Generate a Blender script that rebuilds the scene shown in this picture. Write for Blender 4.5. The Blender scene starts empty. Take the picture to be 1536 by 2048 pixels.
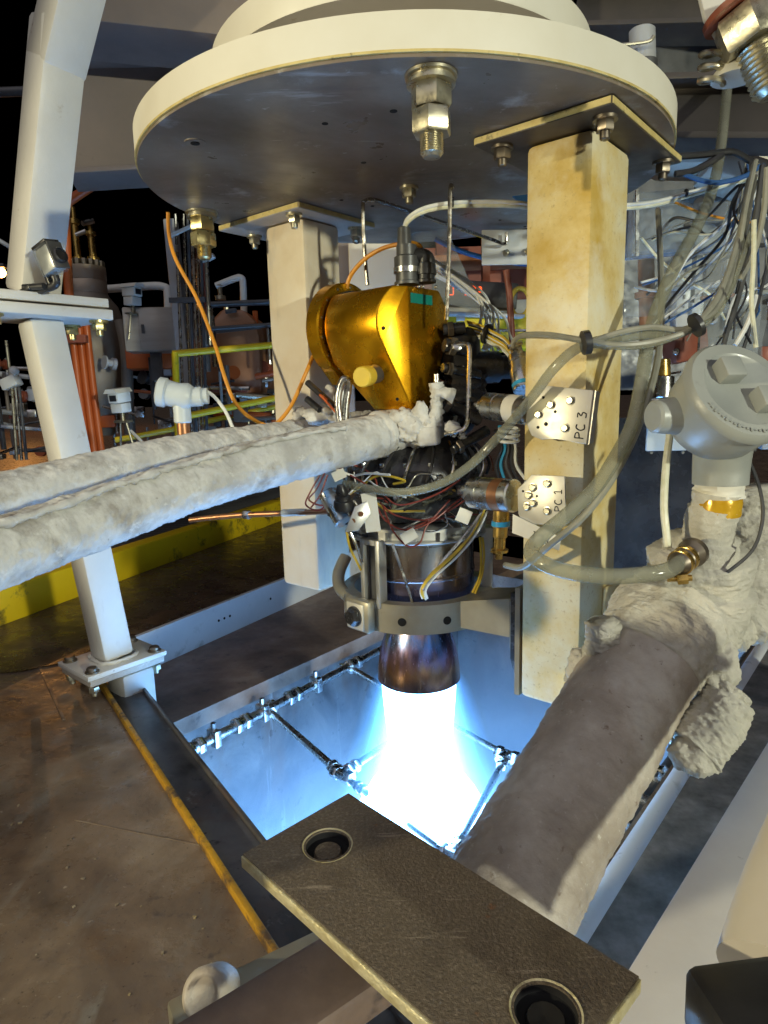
import bpy, bmesh, math, random
from mathutils import Vector, Matrix, noise
from math import sin, cos, pi, radians, sqrt
random.seed(7)
S = bpy.context.scene
C = S.collection
V = Vector

# ------------------------------------------------------------------ camera
cam = bpy.data.cameras.new('camera')
cam.sensor_fit = 'VERTICAL'; cam.sensor_height = 36.0
cam.lens = 36.0 * 1300 / 2048
cam.clip_start = 0.02; cam.clip_end = 900
cob = bpy.data.objects.new('camera', cam); C.objects.link(cob)
_p, _r = radians(10), radians(-1.5)
_F = V((0, cos(_p), -sin(_p))); _U0 = V((0, sin(_p), cos(_p))); _R0 = V((1, 0, 0))
_R = _R0 * cos(_r) + _U0 * sin(_r); _U = _U0 * cos(_r) - _R0 * sin(_r)
cob.matrix_world = Matrix(((_R.x, _U.x, -_F.x, 0), (_R.y, _U.y, -_F.y, 0), (_R.z, _U.z, -_F.z, 0.9), (0, 0, 0, 1)))
S.camera = cob

# ------------------------------------------------------------------ night sky, one sun lamp as a weak wide fill light
w = bpy.data.worlds.new('World'); S.world = w; w.use_nodes = True
wn = w.node_tree; bg = wn.nodes['Background']
sky = wn.nodes.new('ShaderNodeTexSky'); sky.sky_type = 'NISHITA'; sky.sun_disc = False
sky.sun_elevation = radians(-6); sky.sun_rotation = radians(190)
wn.links.new(sky.outputs[0], bg.inputs[0]); bg.inputs[1].default_value = 0.10
sl = bpy.data.lights.new('sun', 'SUN'); sl.energy = 0.78; sl.angle = radians(80); sl.color = (0.90, 0.87, 0.94)      # night: weak wide fill added from above and behind
so = bpy.data.objects.new('sun', sl); C.objects.link(so)
so.rotation_euler = V((0.12, 0.62, -0.75)).to_track_quat('-Z', 'Y').to_euler()
# the two work lights of the test bay, behind the camera: the shadows on the columns show where they stand
def work_light(loc, target, power, col, size, soft):
    l = bpy.data.lights.new('work_light', 'SPOT'); l.energy = power; l.color = col; l.spot_size = radians(size); l.spot_blend = 0.35; l.shadow_soft_size = soft
    o = bpy.data.objects.new('work_light', l); C.objects.link(o); o.location = loc
    o.rotation_euler = (V(target) - V(loc)).to_track_quat('-Z', 'Y').to_euler()
work_light((-3.1, -0.62, 1.32), (0.30, 1.45, 1.02), 385, (1.0, 0.89, 0.57), 46, 0.05)
work_light((3.75, -3.8, 1.70), (-0.15, 1.95, 0.92), 1080, (0.96, 0.99, 0.79), 42, 0.12)
S.view_settings.view_transform = 'Standard'; S.view_settings.look = 'None'
S.view_settings.exposure = 0.0; S.view_settings.gamma = 1.0; S.view_settings.use_curve_mapping = False
S.render.engine = 'CYCLES'
S.cycles.use_denoising = True
try: S.cycles.denoiser = 'OPENIMAGEDENOISE'
except Exception: pass
S.cycles.max_bounces = 8; S.cycles.volume_bounces = 1; S.cycles.transparent_max_bounces = 16
S.cycles.sample_clamp_indirect = 6.0; S.cycles.volume_step_rate = 4.0

# ------------------------------------------------------------------ frame of the stand: origin on the engine axis, e1 and e2 along its sides
OX, OY = 0.085, 1.70
e1 = V((cos(radians(-40)), sin(radians(-40)), 0)); e2 = V((-e1.y, e1.x, 0)); ez = V((0, 0, 1))
def Fr(a, b, z): return V((OX, OY, 0)) + e1 * a + e2 * b + ez * z
# ------------------------------------------------------------------ materials
def ramp(nt, src, stops, interp='LINEAR'):
    r = nt.nodes.new('ShaderNodeValToRGB'); cr = r.color_ramp; cr.interpolation = interp
    while len(cr.elements) < len(stops): cr.elements.new(0.5)
    for el, (p, c) in zip(cr.elements, stops):
        el.position = p; el.color = (c[0], c[1], c[2], 1) if not isinstance(c, (int, float)) else (c, c, c, 1)
    nt.links.new(src, r.inputs[0]); return r.outputs[0]
def tex(nt, kind, scale, detail=5, rough=0.6, stretch=None, space='Object', dist=0.0):
    tc = nt.nodes.new('ShaderNodeTexCoord'); src = tc.outputs[space]
    if stretch:
        mp = nt.nodes.new('ShaderNodeMapping'); mp.inputs['Scale'].default_value = stretch
        nt.links.new(src, mp.inputs[0]); src = mp.outputs[0]
    n = nt.nodes.new('ShaderNodeTexNoise' if kind == 'noise' else 'ShaderNodeTexVoronoi')
    n.inputs['Scale'].default_value = scale
    if kind == 'noise':
        n.inputs['Detail'].default_value = detail; n.inputs['Roughness'].default_value = rough; n.inputs['Distortion'].default_value = dist
    nt.links.new(src, n.inputs['Vector']); return n.outputs[0]
MATS = {}
def M(name, stops, rough=0.5, metal=0.0, scale=6, detail=5, bump=0.0, bscale=60, stretch=None, spots=None, rvar=0.12, spec=0.5, bdetail=4, trans=0.0, alpha=1.0, bstretch=None, scratch=None, dist=0.0, coat=0.0):
    """Noise-driven paint / metal: stops = colour or ramp stops over one noise; spots = (scale, lo, hi, colour) worn patches over it."""
    m = bpy.data.materials.new(name); m.use_nodes = True; nt = m.node_tree; b = nt.nodes['Principled BSDF']
    if not isinstance(stops[0], (tuple, list)):
        c = stops; stops = [(0.3, tuple(x * 0.86 for x in c)), (0.7, tuple(min(1, x * 1.1) for x in c))]
    col = ramp(nt, tex(nt, 'noise', scale, detail, stretch=stretch, dist=dist), stops)
    for sp in (spots or []):
        f = ramp(nt, tex(nt, 'noise', sp[0], 8, 0.65, stretch=sp[4] if len(sp) > 4 else None), [(sp[1], 0.0), (sp[2], 1.0)])
        mx = nt.nodes.new('ShaderNodeMix'); mx.data_type = 'RGBA'
        nt.links.new(f, mx.inputs['Factor']); nt.links.new(col, mx.inputs['A']); mx.inputs['B'].default_value = (*sp[3], 1); col = mx.outputs['Result']
    nt.links.new(col, b.inputs['Base Color'])
    rr = ramp(nt, tex(nt, 'noise', scale * 2.3, 6), [(0.3, max(0.02, rough - rvar)), (0.7, min(1, rough + rvar))])
    nt.links.new(rr, b.inputs['Roughness'])
    b.inputs['Metallic'].default_value = metal; b.inputs['Specular IOR Level'].default_value = spec
    b.inputs['Transmission Weight'].default_value = trans; b.inputs['Alpha'].default_value = alpha
    b.inputs['Coat Weight'].default_value = coat
    if bump:
        bp = nt.nodes.new('ShaderNodeBump'); bp.inputs['Strength'].default_value = bump; bp.inputs['Distance'].default_value = 0.004
        nt.links.new(tex(nt, 'noise', bscale, bdetail, stretch=bstretch), bp.inputs['Height']); nt.links.new(bp.outputs[0], b.inputs['Normal'])
    MATS[name] = m; return m
def emit(name, col, strength):
    m = bpy.data.materials.new(name); m.use_nodes = True; nt = m.node_tree; nt.nodes.remove(nt.nodes['Principled BSDF'])
    e = nt.nodes.new('ShaderNodeEmission'); e.inputs[0].default_value = (*col, 1); e.inputs[1].default_value = strength
    nt.links.new(e.outputs[0], nt.nodes['Material Output'].inputs[0]); MATS[name] = m; return m

# ------------------------------------------------------------------ mesh builder
class B:
    def __init__(s): s.v = []; s.f = []
    def add(s, vs, fs):
        o = len(s.v); s.v += [V(p) for p in vs]; s.f += [tuple(i + o for i in f) for f in fs]; return s
    def box(s, c, size, X=V((1, 0, 0)), Y=V((0, 1, 0)), Z=None, bev=0.0):
        c = V(c); X = V(X).normalized(); Y = V(Y).normalized(); Z = X.cross(Y) if Z is None else V(Z).normalized()
        hx, hy, hz = [q / 2 for q in size]
        vs = [c + X * (hx * i) + Y * (hy * j) + Z * (hz * k) for k in (-1, 1) for j in (-1, 1) for i in (-1, 1)]
        fs = [(0, 2, 3, 1), (4, 5, 7, 6), (0, 1, 5, 4), (2, 6, 7, 3), (0, 4, 6, 2), (1, 3, 7, 5)]
        if bev <= 0: return s.add(vs, fs)
        bm = bmesh.new(); bv = [bm.verts.new(p) for p in vs]
        for f in fs: bm.faces.new([bv[i] for i in f])
        bmesh.ops.bevel(bm, geom=list(bm.edges), offset=bev, segments=2, profile=0.5, affect='EDGES')
        return s.addbm(bm)
    def addbm(s, bm):
        bm.verts.index_update(); s.add([v.co.copy() for v in bm.verts], [[v.index for v in f.verts] for f in bm.faces]); bm.free(); return s
    def fb(s, a0, a1, b0, b1, z0, z1, bev=0.0):                  # box in the stand's own frame
        return s.box(Fr((a0 + a1) / 2, (b0 + b1) / 2, (z0 + z1) / 2), (a1 - a0, b1 - b0, z1 - z0), e1, e2, bev=bev)
    def lathe(s, p, axis, prof, n=28, phase=0.0, close=False):
        p = V(p); ax = V(axis).normalized(); X = ax.orthogonal().normalized()
        if abs(ax.z) > 0.99: X = V((1, 0, 0))
        Y = ax.cross(X); vs = []; fs = []
        for r, h in prof:
            for i in range(n):
                a = 2 * pi * i / n + phase; vs.append(p + ax * h + (X * cos(a) + Y * sin(a)) * max(r, 1e-5))
        for k in range(len(prof) - 1):
            for i in range(n): fs.append((k * n + i, k * n + (i + 1) % n, (k + 1) * n + (i + 1) % n, (k + 1) * n + i))
        if close: 
            k = len(prof) - 1
            for i in range(n): fs.append((k * n + i, k * n + (i + 1) % n, (i + 1) % n, i))
        else:
            if prof[0][0] > 1e-4: fs.append(tuple(range(n))[::-1])
            if prof[-1][0] > 1e-4: fs.append(tuple((len(prof) - 1) * n + i for i in range(n)))
        return s.add(vs, fs)
    def cyl(s, p0, p1, r0, r1=None, n=20, ch=0.0, phase=0.0):
        p0, p1 = V(p0), V(p1); r1 = r0 if r1 is None else r1; L = (p1 - p0).length
        pr = [(r0, 0), (r1, L)] if not ch else [(r0 - ch, 0), (r0, ch), (r1, L - ch), (r1 - ch, L)]
        return s.lathe(p0, p1 - p0, pr, n, phase)
    def hexn(s, p, axis, r, h, phase=0.3): return s.lathe(p, axis, [(r * 0.93, 0), (r, h * 0.1), (r, h * 0.9), (r * 0.93, h)], 6, phase)
    def tube(s, pts, r, n=8, sub=6, wob=0.0, wfreq=30, seed=0, cap=True, lump=0.0, fuzz=0.0):
        P = [V(p) for p in pts]
        if sub > 1 and len(P) > 2:
            Q = []
            for i in range(len(P) - 1):
                p0 = P[max(i - 1, 0)]; p1 = P[i]; p2 = P[i + 1]; p3 = P[min(i + 2, len(P) - 1)]
                for k in range(sub):
                    t = k / sub; t2 = t * t; t3 = t2 * t
                    Q.append(0.5 * ((2 * p1) + (p2 - p0) * t + (2 * p0 - 5 * p1 + 4 * p2 - p3) * t2 + (3 * p1 - p0 - 3 * p2 + p3) * t3))
            Q.append(P[-1]); P = Q
        elif sub > 1:
            P = [P[0].lerp(P[1], k / sub) for k in range(sub + 1)]
        N = len(P); vs = []; fs = []; T = (P[1] - P[0]).normalized(); X = T.orthogonal().normalized()
        for i in range(N):
            T2 = (P[min(i + 1, N - 1)] - P[max(i - 1, 0)]).normalized()
            X = (T.rotation_difference(T2) @ X); T = T2; X = (X - T * X.dot(T)).normalized(); Y = T.cross(X)
            rr = r if isinstance(r, (int, float)) else r[0] + (r[-1] - r[0]) * i / (N - 1) if len(r) == 2 else r[min(len(r) - 1, round(i / (N - 1) * (len(r) - 1)))]
            for k in range(n):
                a = 2 * pi * k / n; d = X * cos(a) + Y * sin(a); q = P[i] + d * rr
                if wob:
                    q += d * wob * (noise.fractal(q * wfreq + V((seed, 0, 0)), 0.7, 2.0, 5))
                if fuzz: q += d * fuzz * (noise.noise(q * 150) + .7 * noise.noise(q * 310))
                if lump:
                    q += d * lump * max(0, noise.noise(q * wfreq * 0.4 + V((seed, 3, 0))) - 0.05)
                vs.append(q)
        for i in range(N - 1):
            for k in range(n): fs.append((i * n + k, i * n + (k + 1) % n, (i + 1) * n + (k + 1) % n, (i + 1) * n + k))
        if cap: fs.append(tuple(range(n))[::-1]); fs.append(tuple((N - 1) * n + k for k in range(n)))
        return s.add(vs, fs)
    def ball(s, c, r, n=16, m=10, sc=(1, 1, 1), wob=0.0, freq=20, seed=0, fuzz=0.0):
        c = V(c); vs = []; fs = []
        for j in range(m + 1):
            t = pi * j / m
            for i in range(n):
                a = 2 * pi * i / n; d = V((sin(t) * cos(a) * sc[0], sin(t) * sin(a) * sc[1], cos(t) * sc[2]))
                q = c + d * r
                if wob: q += d * wob * noise.fractal(q * freq + V((seed, seed, 0)), 0.8, 2.0, 5)
                if fuzz: q += d * fuzz * (noise.noise(q * 150) + .7 * noise.noise(q * 310))
                vs.append(q)
        for j in range(m):
            for i in range(n): fs.append((j * n + i, (j + 1) * n + i, (j + 1) * n + (i + 1) % n, j * n + (i + 1) % n))
        return s.add(vs, fs)
    def prism(s, poly, o, X, Y, t, bev=0.0):                     # polygon in (X, Y) at o, extruded t along X x Y
        o = V(o); X = V(X).normalized(); Y = V(Y).normalized(); Z = X.cross(Y).normalized(); n = len(poly)
        vs = [o + X * a + Y * b for a, b in poly] + [o + X * a + Y * b + Z * t for a, b in poly]
        fs = [tuple(range(n))[::-1], tuple(range(n, 2 * n))] + [(i, (i + 1) % n, n + (i + 1) % n, n + i) for i in range(n)]
        if bev:
            bm = bmesh.new(); bv = [bm.verts.new(p) for p in vs]
            for f in fs: bm.faces.new([bv[i] for i in f])
            bmesh.ops.bevel(bm, geom=list(bm.edges), offset=bev, segments=2, profile=0.5, affect='EDGES'); return s.addbm(bm)
        return s.add(vs, fs)
    def stroke(s, pts, o, X, Y, wd=0.0012):                      # pen stroke lying on a plate
        return s.tube([V(o) + V(X) * a + V(Y) * b for a, b in pts], wd, 5, sub=4)

WO = {}
def empty(name, loc):
    o = bpy.data.objects.new(name, None); C.objects.link(o); o.empty_display_size = 0.05; o.location = loc; WO[o.name] = V(loc); return o
def tag(o, label=None, cat=None, group=None, kind=None):
    for k, x in (('label', label), ('category', cat), ('group', group), ('kind', kind)):
        if x: o[k] = x
    return o
def obj(name, mb, mat, parent=None, label=None, cat=None, group=None, kind=None, smooth=38):
    lo = V((min(p.x for p in mb.v), min(p.y for p in mb.v), min(p.z for p in mb.v))); hi = V((max(p.x for p in mb.v), max(p.y for p in mb.v), max(p.z for p in mb.v)))
    org = V(((lo.x + hi.x) / 2, (lo.y + hi.y) / 2, lo.z))
    me = bpy.data.meshes.new(name); me.from_pydata([p - org for p in mb.v], [], mb.f); me.validate(); me.update()
    bm = bmesh.new(); bm.from_mesh(me); bmesh.ops.recalc_face_normals(bm, faces=bm.faces); bm.to_mesh(me); bm.free()
    if isinstance(mat, str) and mat.startswith('frost'): smooth = 180
    if smooth:
        me.polygons.foreach_set('use_smooth', [True] * len(me.polygons)); me.set_sharp_from_angle(angle=radians(smooth))
    me.materials.append(MATS[mat] if isinstance(mat, str) else mat)
    o = bpy.data.objects.new(name, me); C.objects.link(o); WO[o.name] = org
    if parent: o.parent = parent; o.location = org - WO[parent.name]
    else: o.location = org
    return tag(o, label, cat, group, kind)
def thing(name, loc, label, cat, group=None): return tag(empty(name, loc), label, cat, group)
def cable(name, pts, r, mat, label, cat='cable', n=8, group=None, sub=7): return obj(name, B().tube(pts, r, n, sub), mat, None, label, cat, group)
def bolt(parent, p, axis, r, mat='galv', name='bolt', stud=True, washer=True):      # washer, nut and stud end hanging from p along axis
    ax = V(axis).normalized(); p = V(p)
    n = obj(name, B().hexn(p + ax * r * 0.35, ax, r, r * 1.1, random.random()), mat, parent)
    if washer: obj('washer', B().lathe(p, ax, [(r * 1.35, 0.0003), (r * 1.35, r * 0.35)], 20), mat, n)
    if stud: obj('stud', B().lathe(p + ax * r * 1.45, ax, [(r * 0.55, 0), (r * 0.55, r * 0.7), (r * 0.4, r * 0.85)], 12), mat, n)
    return n
def rbolt(parent, p, axis, r, mat='galv', name='bolt'):
    ax = V(axis).normalized()
    return obj(name, B().lathe(V(p), ax, [(r * 1.3, 0.0002), (r * 1.3, r * 0.25), (r, r * 0.3), (r, r * 0.8), (r * 0.8, r)], 12), mat, parent)
WHT = (0.74, 0.70, 0.60)
M('column_paint', [(0.36, (0.77, 0.71, 0.50)), (0.50, (0.71, 0.56, 0.25)), (0.64, (0.56, 0.37, 0.08))], 0.55, scale=5.0, detail=12, bump=0.15, bscale=140, spots=[(110, 0.58, 0.74, (0.45, 0.31, 0.11)), (2.8, 0.50, 0.66, (0.76, 0.72, 0.58)), (7, 0.64, 0.74, (0.34, 0.25, 0.14), (1, 1, .18)), (3.2, 0.66, 0.78, (0.30, 0.23, 0.14), (1, 1, .5))])
M('beam_dark', [(0.3, (0.045, 0.040, 0.038)), (0.7, (0.075, 0.062, 0.055))], 0.5, scale=4, bump=0.06, bscale=80, spots=[(4, 0.62, 0.74, (0.13, 0.035, 0.02), (.3, 1, 2))])
M('plate_dark', [(0.3, (0.05, 0.04, 0.03)), (0.7, (0.09, 0.07, 0.05))], 0.5, scale=6, bump=0.1, bscale=70, spots=[(9, 0.6, 0.75, (0.05, 0.04, 0.035))])
M('worn_edge', [(0.3, (0.50, 0.38, 0.12)), (0.7, (0.70, 0.58, 0.26))], 0.5, scale=30, bump=0.3, bscale=90, spots=[(28, 0.6, 0.7, (0.12, 0.09, 0.05))])
M('far_column_paint', [(0.3, (0.76, 0.71, 0.60)), (0.55, (0.70, 0.60, 0.45)), (0.75, (0.58, 0.46, 0.30))], 0.55, scale=3.6, detail=7, bump=0.1, bscale=120, spots=[(7, 0.56, 0.75, (0.42, 0.40, 0.36), (1, 1, .25))])
M('post_paint', [(0.3, (0.54, 0.52, 0.48)), (0.7, (0.66, 0.635, 0.57))], 0.5, scale=3.5, detail=10, bump=0.12, bscale=90, spots=[(7, 0.60, 0.72, (0.44, 0.39, 0.32), (1, 1, .25)), (26, 0.68, 0.74, (0.26, 0.16, 0.09)), (12, 0.66, 0.76, (0.38, 0.30, 0.21))])
M('plate_paint', [(0.3, (0.50, 0.46, 0.40)), (0.55, (0.42, 0.37, 0.31)), (0.75, (0.30, 0.25, 0.20))], 0.5, scale=3.2, detail=8, bump=0.06, bscale=90, spots=[(5, 0.58, 0.72, (0.20, 0.16, 0.13)), (14, 0.66, 0.74, (0.62, 0.58, 0.52))])
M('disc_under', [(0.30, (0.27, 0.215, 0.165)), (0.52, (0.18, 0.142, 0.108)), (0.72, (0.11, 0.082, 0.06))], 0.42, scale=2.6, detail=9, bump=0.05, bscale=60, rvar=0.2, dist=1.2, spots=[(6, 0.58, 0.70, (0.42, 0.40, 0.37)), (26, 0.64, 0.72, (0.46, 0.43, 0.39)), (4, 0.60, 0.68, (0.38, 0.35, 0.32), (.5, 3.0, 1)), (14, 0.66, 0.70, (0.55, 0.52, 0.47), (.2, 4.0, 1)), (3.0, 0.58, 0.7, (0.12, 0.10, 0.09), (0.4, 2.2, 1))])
M('rim_paint', [(0.3, (0.76, 0.73, 0.63)), (0.7, (0.70, 0.66, 0.54))], 0.45, scale=5, bump=0.05, bscale=120, spots=[(16, 0.66, 0.80, (0.50, 0.40, 0.22))])
M('beam_brown', [(0.3, (0.16, 0.13, 0.12)), (0.7, (0.23, 0.18, 0.15))], 0.55, scale=3, bump=0.06, bscale=80, spots=[(6, 0.62, 0.8, (0.10, 0.07, 0.06))])
M('deck', [(0.30, (0.090, 0.064, 0.046)), (0.45, (0.155, 0.112, 0.080)), (0.55, (0.19, 0.138, 0.095)), (0.70, (0.27, 0.21, 0.155))], 0.36, scale=5.5, detail=14, bump=0.35, bscale=45, bdetail=12, rvar=0.25, dist=0.6, spots=[(2.2, 0.56, 0.68, (0.150, 0.085, 0.038)), (20, 0.60, 0.70, (0.085, 0.066, 0.054)), (6, 0.56, 0.70, (0.20, 0.18, 0.155), (1.6, .6, 1)), (70, 0.64, 0.70, (0.34, 0.29, 0.23)), (120, 0.62, 0.68, (0.04, 0.03, 0.025))], spec=0.5)
M('grit', [(0.35, (0.10, 0.075, 0.05)), (0.5, (0.30, 0.25, 0.18)), (0.65, (0.55, 0.42, 0.15))], 0.6, scale=3)
M('wet_deck', [(0.3, (0.045, 0.03, 0.022)), (0.6, (0.09, 0.06, 0.042)), (0.8, (0.15, 0.10, 0.065))], 0.3, scale=5, detail=9, bump=0.15, bscale=30, rvar=0.18)
M('rust_ledge', [(0.25, (0.10, 0.065, 0.05)), (0.5, (0.20, 0.135, 0.10)), (0.75, (0.30, 0.22, 0.17))], 0.5, scale=7, detail=10, bump=0.3, bscale=35, bdetail=8, spots=[(15, 0.6, 0.72, (0.07, 0.05, 0.045))])
M('strip_paint', [(0.3, (0.62, 0.64, 0.66)), (0.7, (0.75, 0.76, 0.77))], 0.35, scale=4, bump=0.06, bscale=60, spots=[(8, 0.58, 0.70, (0.42, 0.42, 0.40)), (13, 0.68, 0.76, (0.16, 0.10, 0.06))])
M('pit_steel', [(0.36, (0.028, 0.027, 0.028)), (0.5, (0.085, 0.08, 0.08)), (0.66, (0.16, 0.145, 0.135))], 0.38, scale=3.2, detail=12, bump=0.2, bscale=25, bdetail=9, dist=.8, spots=[(5, 0.52, 0.66, (0.10, 0.065, 0.05), (1, 1, .3)), (9, 0.60, 0.72, (0.30, 0.29, 0.28), (1, 1, .10)), (30, 0.60, 0.68, (0.03, 0.028, 0.028))])
M('yellow_paint', [(0.3, (0.74, 0.50, 0.008)), (0.7, (0.85, 0.60, 0.012))], 0.45, scale=5, bump=0.08, bscale=50, spots=[(5.5, 0.57, 0.66, (0.10, 0.075, 0.02)), (17, 0.66, 0.76, (0.20, 0.14, 0.04))])
M('ochre_edge', [(0.3, (0.34, 0.17, 0.010)), (0.7, (0.55, 0.30, 0.015))], 0.5, scale=14, bump=0.4, bscale=80, spots=[(12, 0.52, 0.62, (0.10, 0.06, 0.03)), (40, 0.58, 0.66, (0.16, 0.10, 0.05))])
M('galv', [(0.3, (0.42, 0.39, 0.30)), (0.7, (0.62, 0.57, 0.42))], 0.34, 0.9, scale=20, bump=0.1, bscale=120, spots=[(30, 0.62, 0.8, (0.26, 0.17, 0.07))])
M('galv_gold', [(0.3, (0.50, 0.40, 0.16)), (0.7, (0.72, 0.60, 0.30))], 0.32, 0.9, scale=18, bump=0.1, bscale=120)
M('dark_bolt', [(0.3, (0.13, 0.11, 0.09)), (0.7, (0.24, 0.2, 0.15))], 0.4, 0.8, scale=20)
M('steel', [(0.3, (0.46, 0.45, 0.43)), (0.7, (0.62, 0.61, 0.58))], 0.28, 1.0, scale=14, bump=0.04, bscale=150)
M('stainless_tube', [(0.3, (0.45, 0.42, 0.38)), (0.7, (0.6, 0.57, 0.52))], 0.22, 1.0, scale=30)
M('stainless_box', [(0.3, (0.36, 0.32, 0.27)), (0.7, (0.46, 0.42, 0.36))], 0.36, 0.35, scale=4, stretch=(1, 1, 8))
M('alu', [(0.3, (0.46, 0.46, 0.44)), (0.7, (0.58, 0.57, 0.54))], 0.40, 0.75, scale=10, bump=0.05, bscale=90, spots=[(18, 0.64, 0.76, (0.24, 0.23, 0.22))])
M('alu_olive', [(0.3, (0.30, 0.275, 0.21)), (0.7, (0.39, 0.355, 0.27))], 0.42, 0.55, scale=9, bump=0.06, bscale=90, spots=[(15, 0.64, 0.78, (0.22, 0.20, 0.16))])
M('alu_plate', [(0.3, (0.60, 0.57, 0.48)), (0.7, (0.72, 0.68, 0.58))], 0.42, 0.45, scale=6, bump=0.03, bscale=90, spots=[(12, 0.62, 0.8, (0.42, 0.38, 0.30))])
M('gold', [(0.3, (0.68, 0.32, 0.008)), (0.7, (0.78, 0.39, 0.012))], 0.27, 0.93, scale=9, bump=0.02, bscale=260, rvar=0.03, spots=[(9, 0.72, 0.85, (0.60, 0.28, 0.01))])
M('black', [(0.3, (0.012, 0.012, 0.014)), (0.7, (0.03, 0.029, 0.03))], 0.36, scale=14, bump=0.05, bscale=90)
M('black_metal', [(0.3, (0.03, 0.03, 0.034)), (0.65, (0.07, 0.068, 0.07)), (0.8, (0.12, 0.115, 0.11))], 0.28, 0.5, scale=9, bump=0.08, bscale=50)
M('hole', (0.004, 0.004, 0.004), 0.9, scale=5)
M('dark_grey', [(0.3, (0.06, 0.06, 0.062)), (0.7, (0.11, 0.11, 0.11))], 0.42, 0.3, scale=12)
M('frost', [(0.36, (0.47, 0.46, 0.44)), (0.52, (0.65, 0.645, 0.62)), (0.68, (0.40, 0.38, 0.35))], 0.6, scale=12, detail=11, bump=0.45, bscale=110, bdetail=12, spots=[(34, 0.60, 0.70, (0.74, 0.74, 0.72)), (6, 0.58, 0.72, (0.30, 0.265, 0.23)), (60, 0.64, 0.72, (0.26, 0.24, 0.22))], spec=0.35)
M('frost_pipe', [(0.34, (0.31, 0.255, 0.20)), (0.5, (0.45, 0.39, 0.32)), (0.66, (0.62, 0.57, 0.49))], 0.55, scale=7, detail=13, bump=0.6, bscale=70, bdetail=12, spots=[(3.5, 0.52, 0.66, (0.58, 0.55, 0.48)), (36, 0.62, 0.72, (0.60, 0.56, 0.48)), (110, 0.62, 0.72, (0.62, 0.58, 0.50)), (60, 0.63, 0.72, (0.24, 0.18, 0.135))], spec=0.35)
M('frost_wool', [(0.3, (0.42, 0.40, 0.34)), (0.55, (0.55, 0.52, 0.44)), (0.78, (0.34, 0.295, 0.23))], 0.9, scale=14, detail=10, bump=0.9, bscale=110, bdetail=8, spots=[(8, 0.56, 0.72, (0.28, 0.235, 0.17)), (70, 0.62, 0.72, (0.62, 0.60, 0.54))], spec=0.2)
M('orange_cable', (0.62, 0.25, 0.015), 0.5, scale=20)
M('white_cable', [(0.3, (0.62, 0.63, 0.62)), (0.7, (0.78, 0.78, 0.74))], 0.45, scale=40)
M('cream_cable', [(0.3, (0.55, 0.54, 0.36)), (0.7, (0.74, 0.72, 0.58))], 0.45, scale=60)
M('grey_cable', [(0.3, (0.22, 0.215, 0.17)), (0.7, (0.33, 0.32, 0.26))], 0.4, scale=18, bump=0.1, bscale=90)
M('yellow_wire', (0.62, 0.42, 0.03), 0.45, scale=30)
M('red_wire', [(0.3, (0.16, 0.025, 0.018)), (0.7, (0.28, 0.05, 0.03))], 0.4, scale=30)
M('blue_paint', (0.02, 0.09, 0.26), 0.5, scale=20)
M('blue_tape', (0.03, 0.30, 0.55), 0.4, scale=30)
M('green_tape', (0.0, 0.19, 0.15), 0.5, scale=30)
M('kapton', [(0.3, (0.50, 0.26, 0.01)), (0.7, (0.72, 0.44, 0.03))], 0.18, 0.2, scale=20, bump=0.3, bscale=60)
M('yellow_cap', (0.70, 0.50, 0.05), 0.55, scale=12)
M('orange_paint', [(0.3, (0.42, 0.07, 0.010)), (0.7, (0.52, 0.11, 0.016))], 0.45, scale=6, spots=[(9, 0.62, 0.78, (0.28, 0.05, 0.015))])
M('orange_tank', [(0.3, (0.30, 0.12, 0.05)), (0.7, (0.38, 0.17, 0.075))], 0.45, scale=4)
M('red_brown', [(0.3, (0.20, 0.05, 0.025)), (0.7, (0.32, 0.085, 0.04))], 0.5, scale=7)
M('vessel', [(0.3, (0.14, 0.115, 0.09)), (0.6, (0.22, 0.18, 0.135)), (0.8, (0.10, 0.08, 0.065))], 0.5, 0.25, scale=3.5, detail=8, spots=[(5, 0.62, 0.75, (0.30, 0.13, 0.05))])
M('vessel_neck', [(0.3, (0.32, 0.24, 0.17)), (0.7, (0.42, 0.33, 0.24))], 0.45, 0.4, scale=4)
M('white_box', [(0.3, (0.66, 0.65, 0.58)), (0.7, (0.76, 0.74, 0.66))], 0.45, scale=6)
M('grey_box', [(0.3, (0.36, 0.37, 0.38)), (0.7, (0.46, 0.47, 0.47))], 0.42, scale=5, spots=[(8, 0.6, 0.78, (0.24, 0.23, 0.21))])
M('enamel_grey', [(0.3, (0.27, 0.285, 0.27)), (0.7, (0.36, 0.37, 0.34))], 0.38, scale=5, bump=0.1, bscale=120, spots=[(14, 0.62, 0.76, (0.20, 0.20, 0.18))])
M('enamel_blue', [(0.3, (0.46, 0.52, 0.56)), (0.7, (0.58, 0.64, 0.68))], 0.4, scale=6)
M('copper', (0.42, 0.20, 0.10), 0.35, 0.8, scale=12)
M('brass', (0.55, 0.36, 0.10), 0.3, 0.9, scale=14)
M('ink', (0.01, 0.01, 0.012), 0.6, scale=5)
M('paper', [(0.3, (0.68, 0.65, 0.55)), (0.7, (0.78, 0.75, 0.66))], 0.6, scale=8)
M('block_paint', [(0.3, (0.10, 0.078, 0.055)), (0.55, (0.15, 0.118, 0.085)), (0.75, (0.27, 0.22, 0.165))], 0.40, scale=300, detail=3, bump=0.42, bscale=420, bdetail=2, spots=[(12, 0.56, 0.72, (0.085, 0.066, 0.05)), (40, 0.64, 0.70, (0.30, 0.25, 0.19), (.25, 2.5, 1)), (24, 0.68, 0.73, (0.22, 0.09, 0.03))], coat=0.15)
M('block_edge', [(0.3, (0.60, 0.50, 0.24)), (0.7, (0.85, 0.78, 0.52))], 0.42, 0.5, scale=60, bump=0.5, bscale=220)
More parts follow.
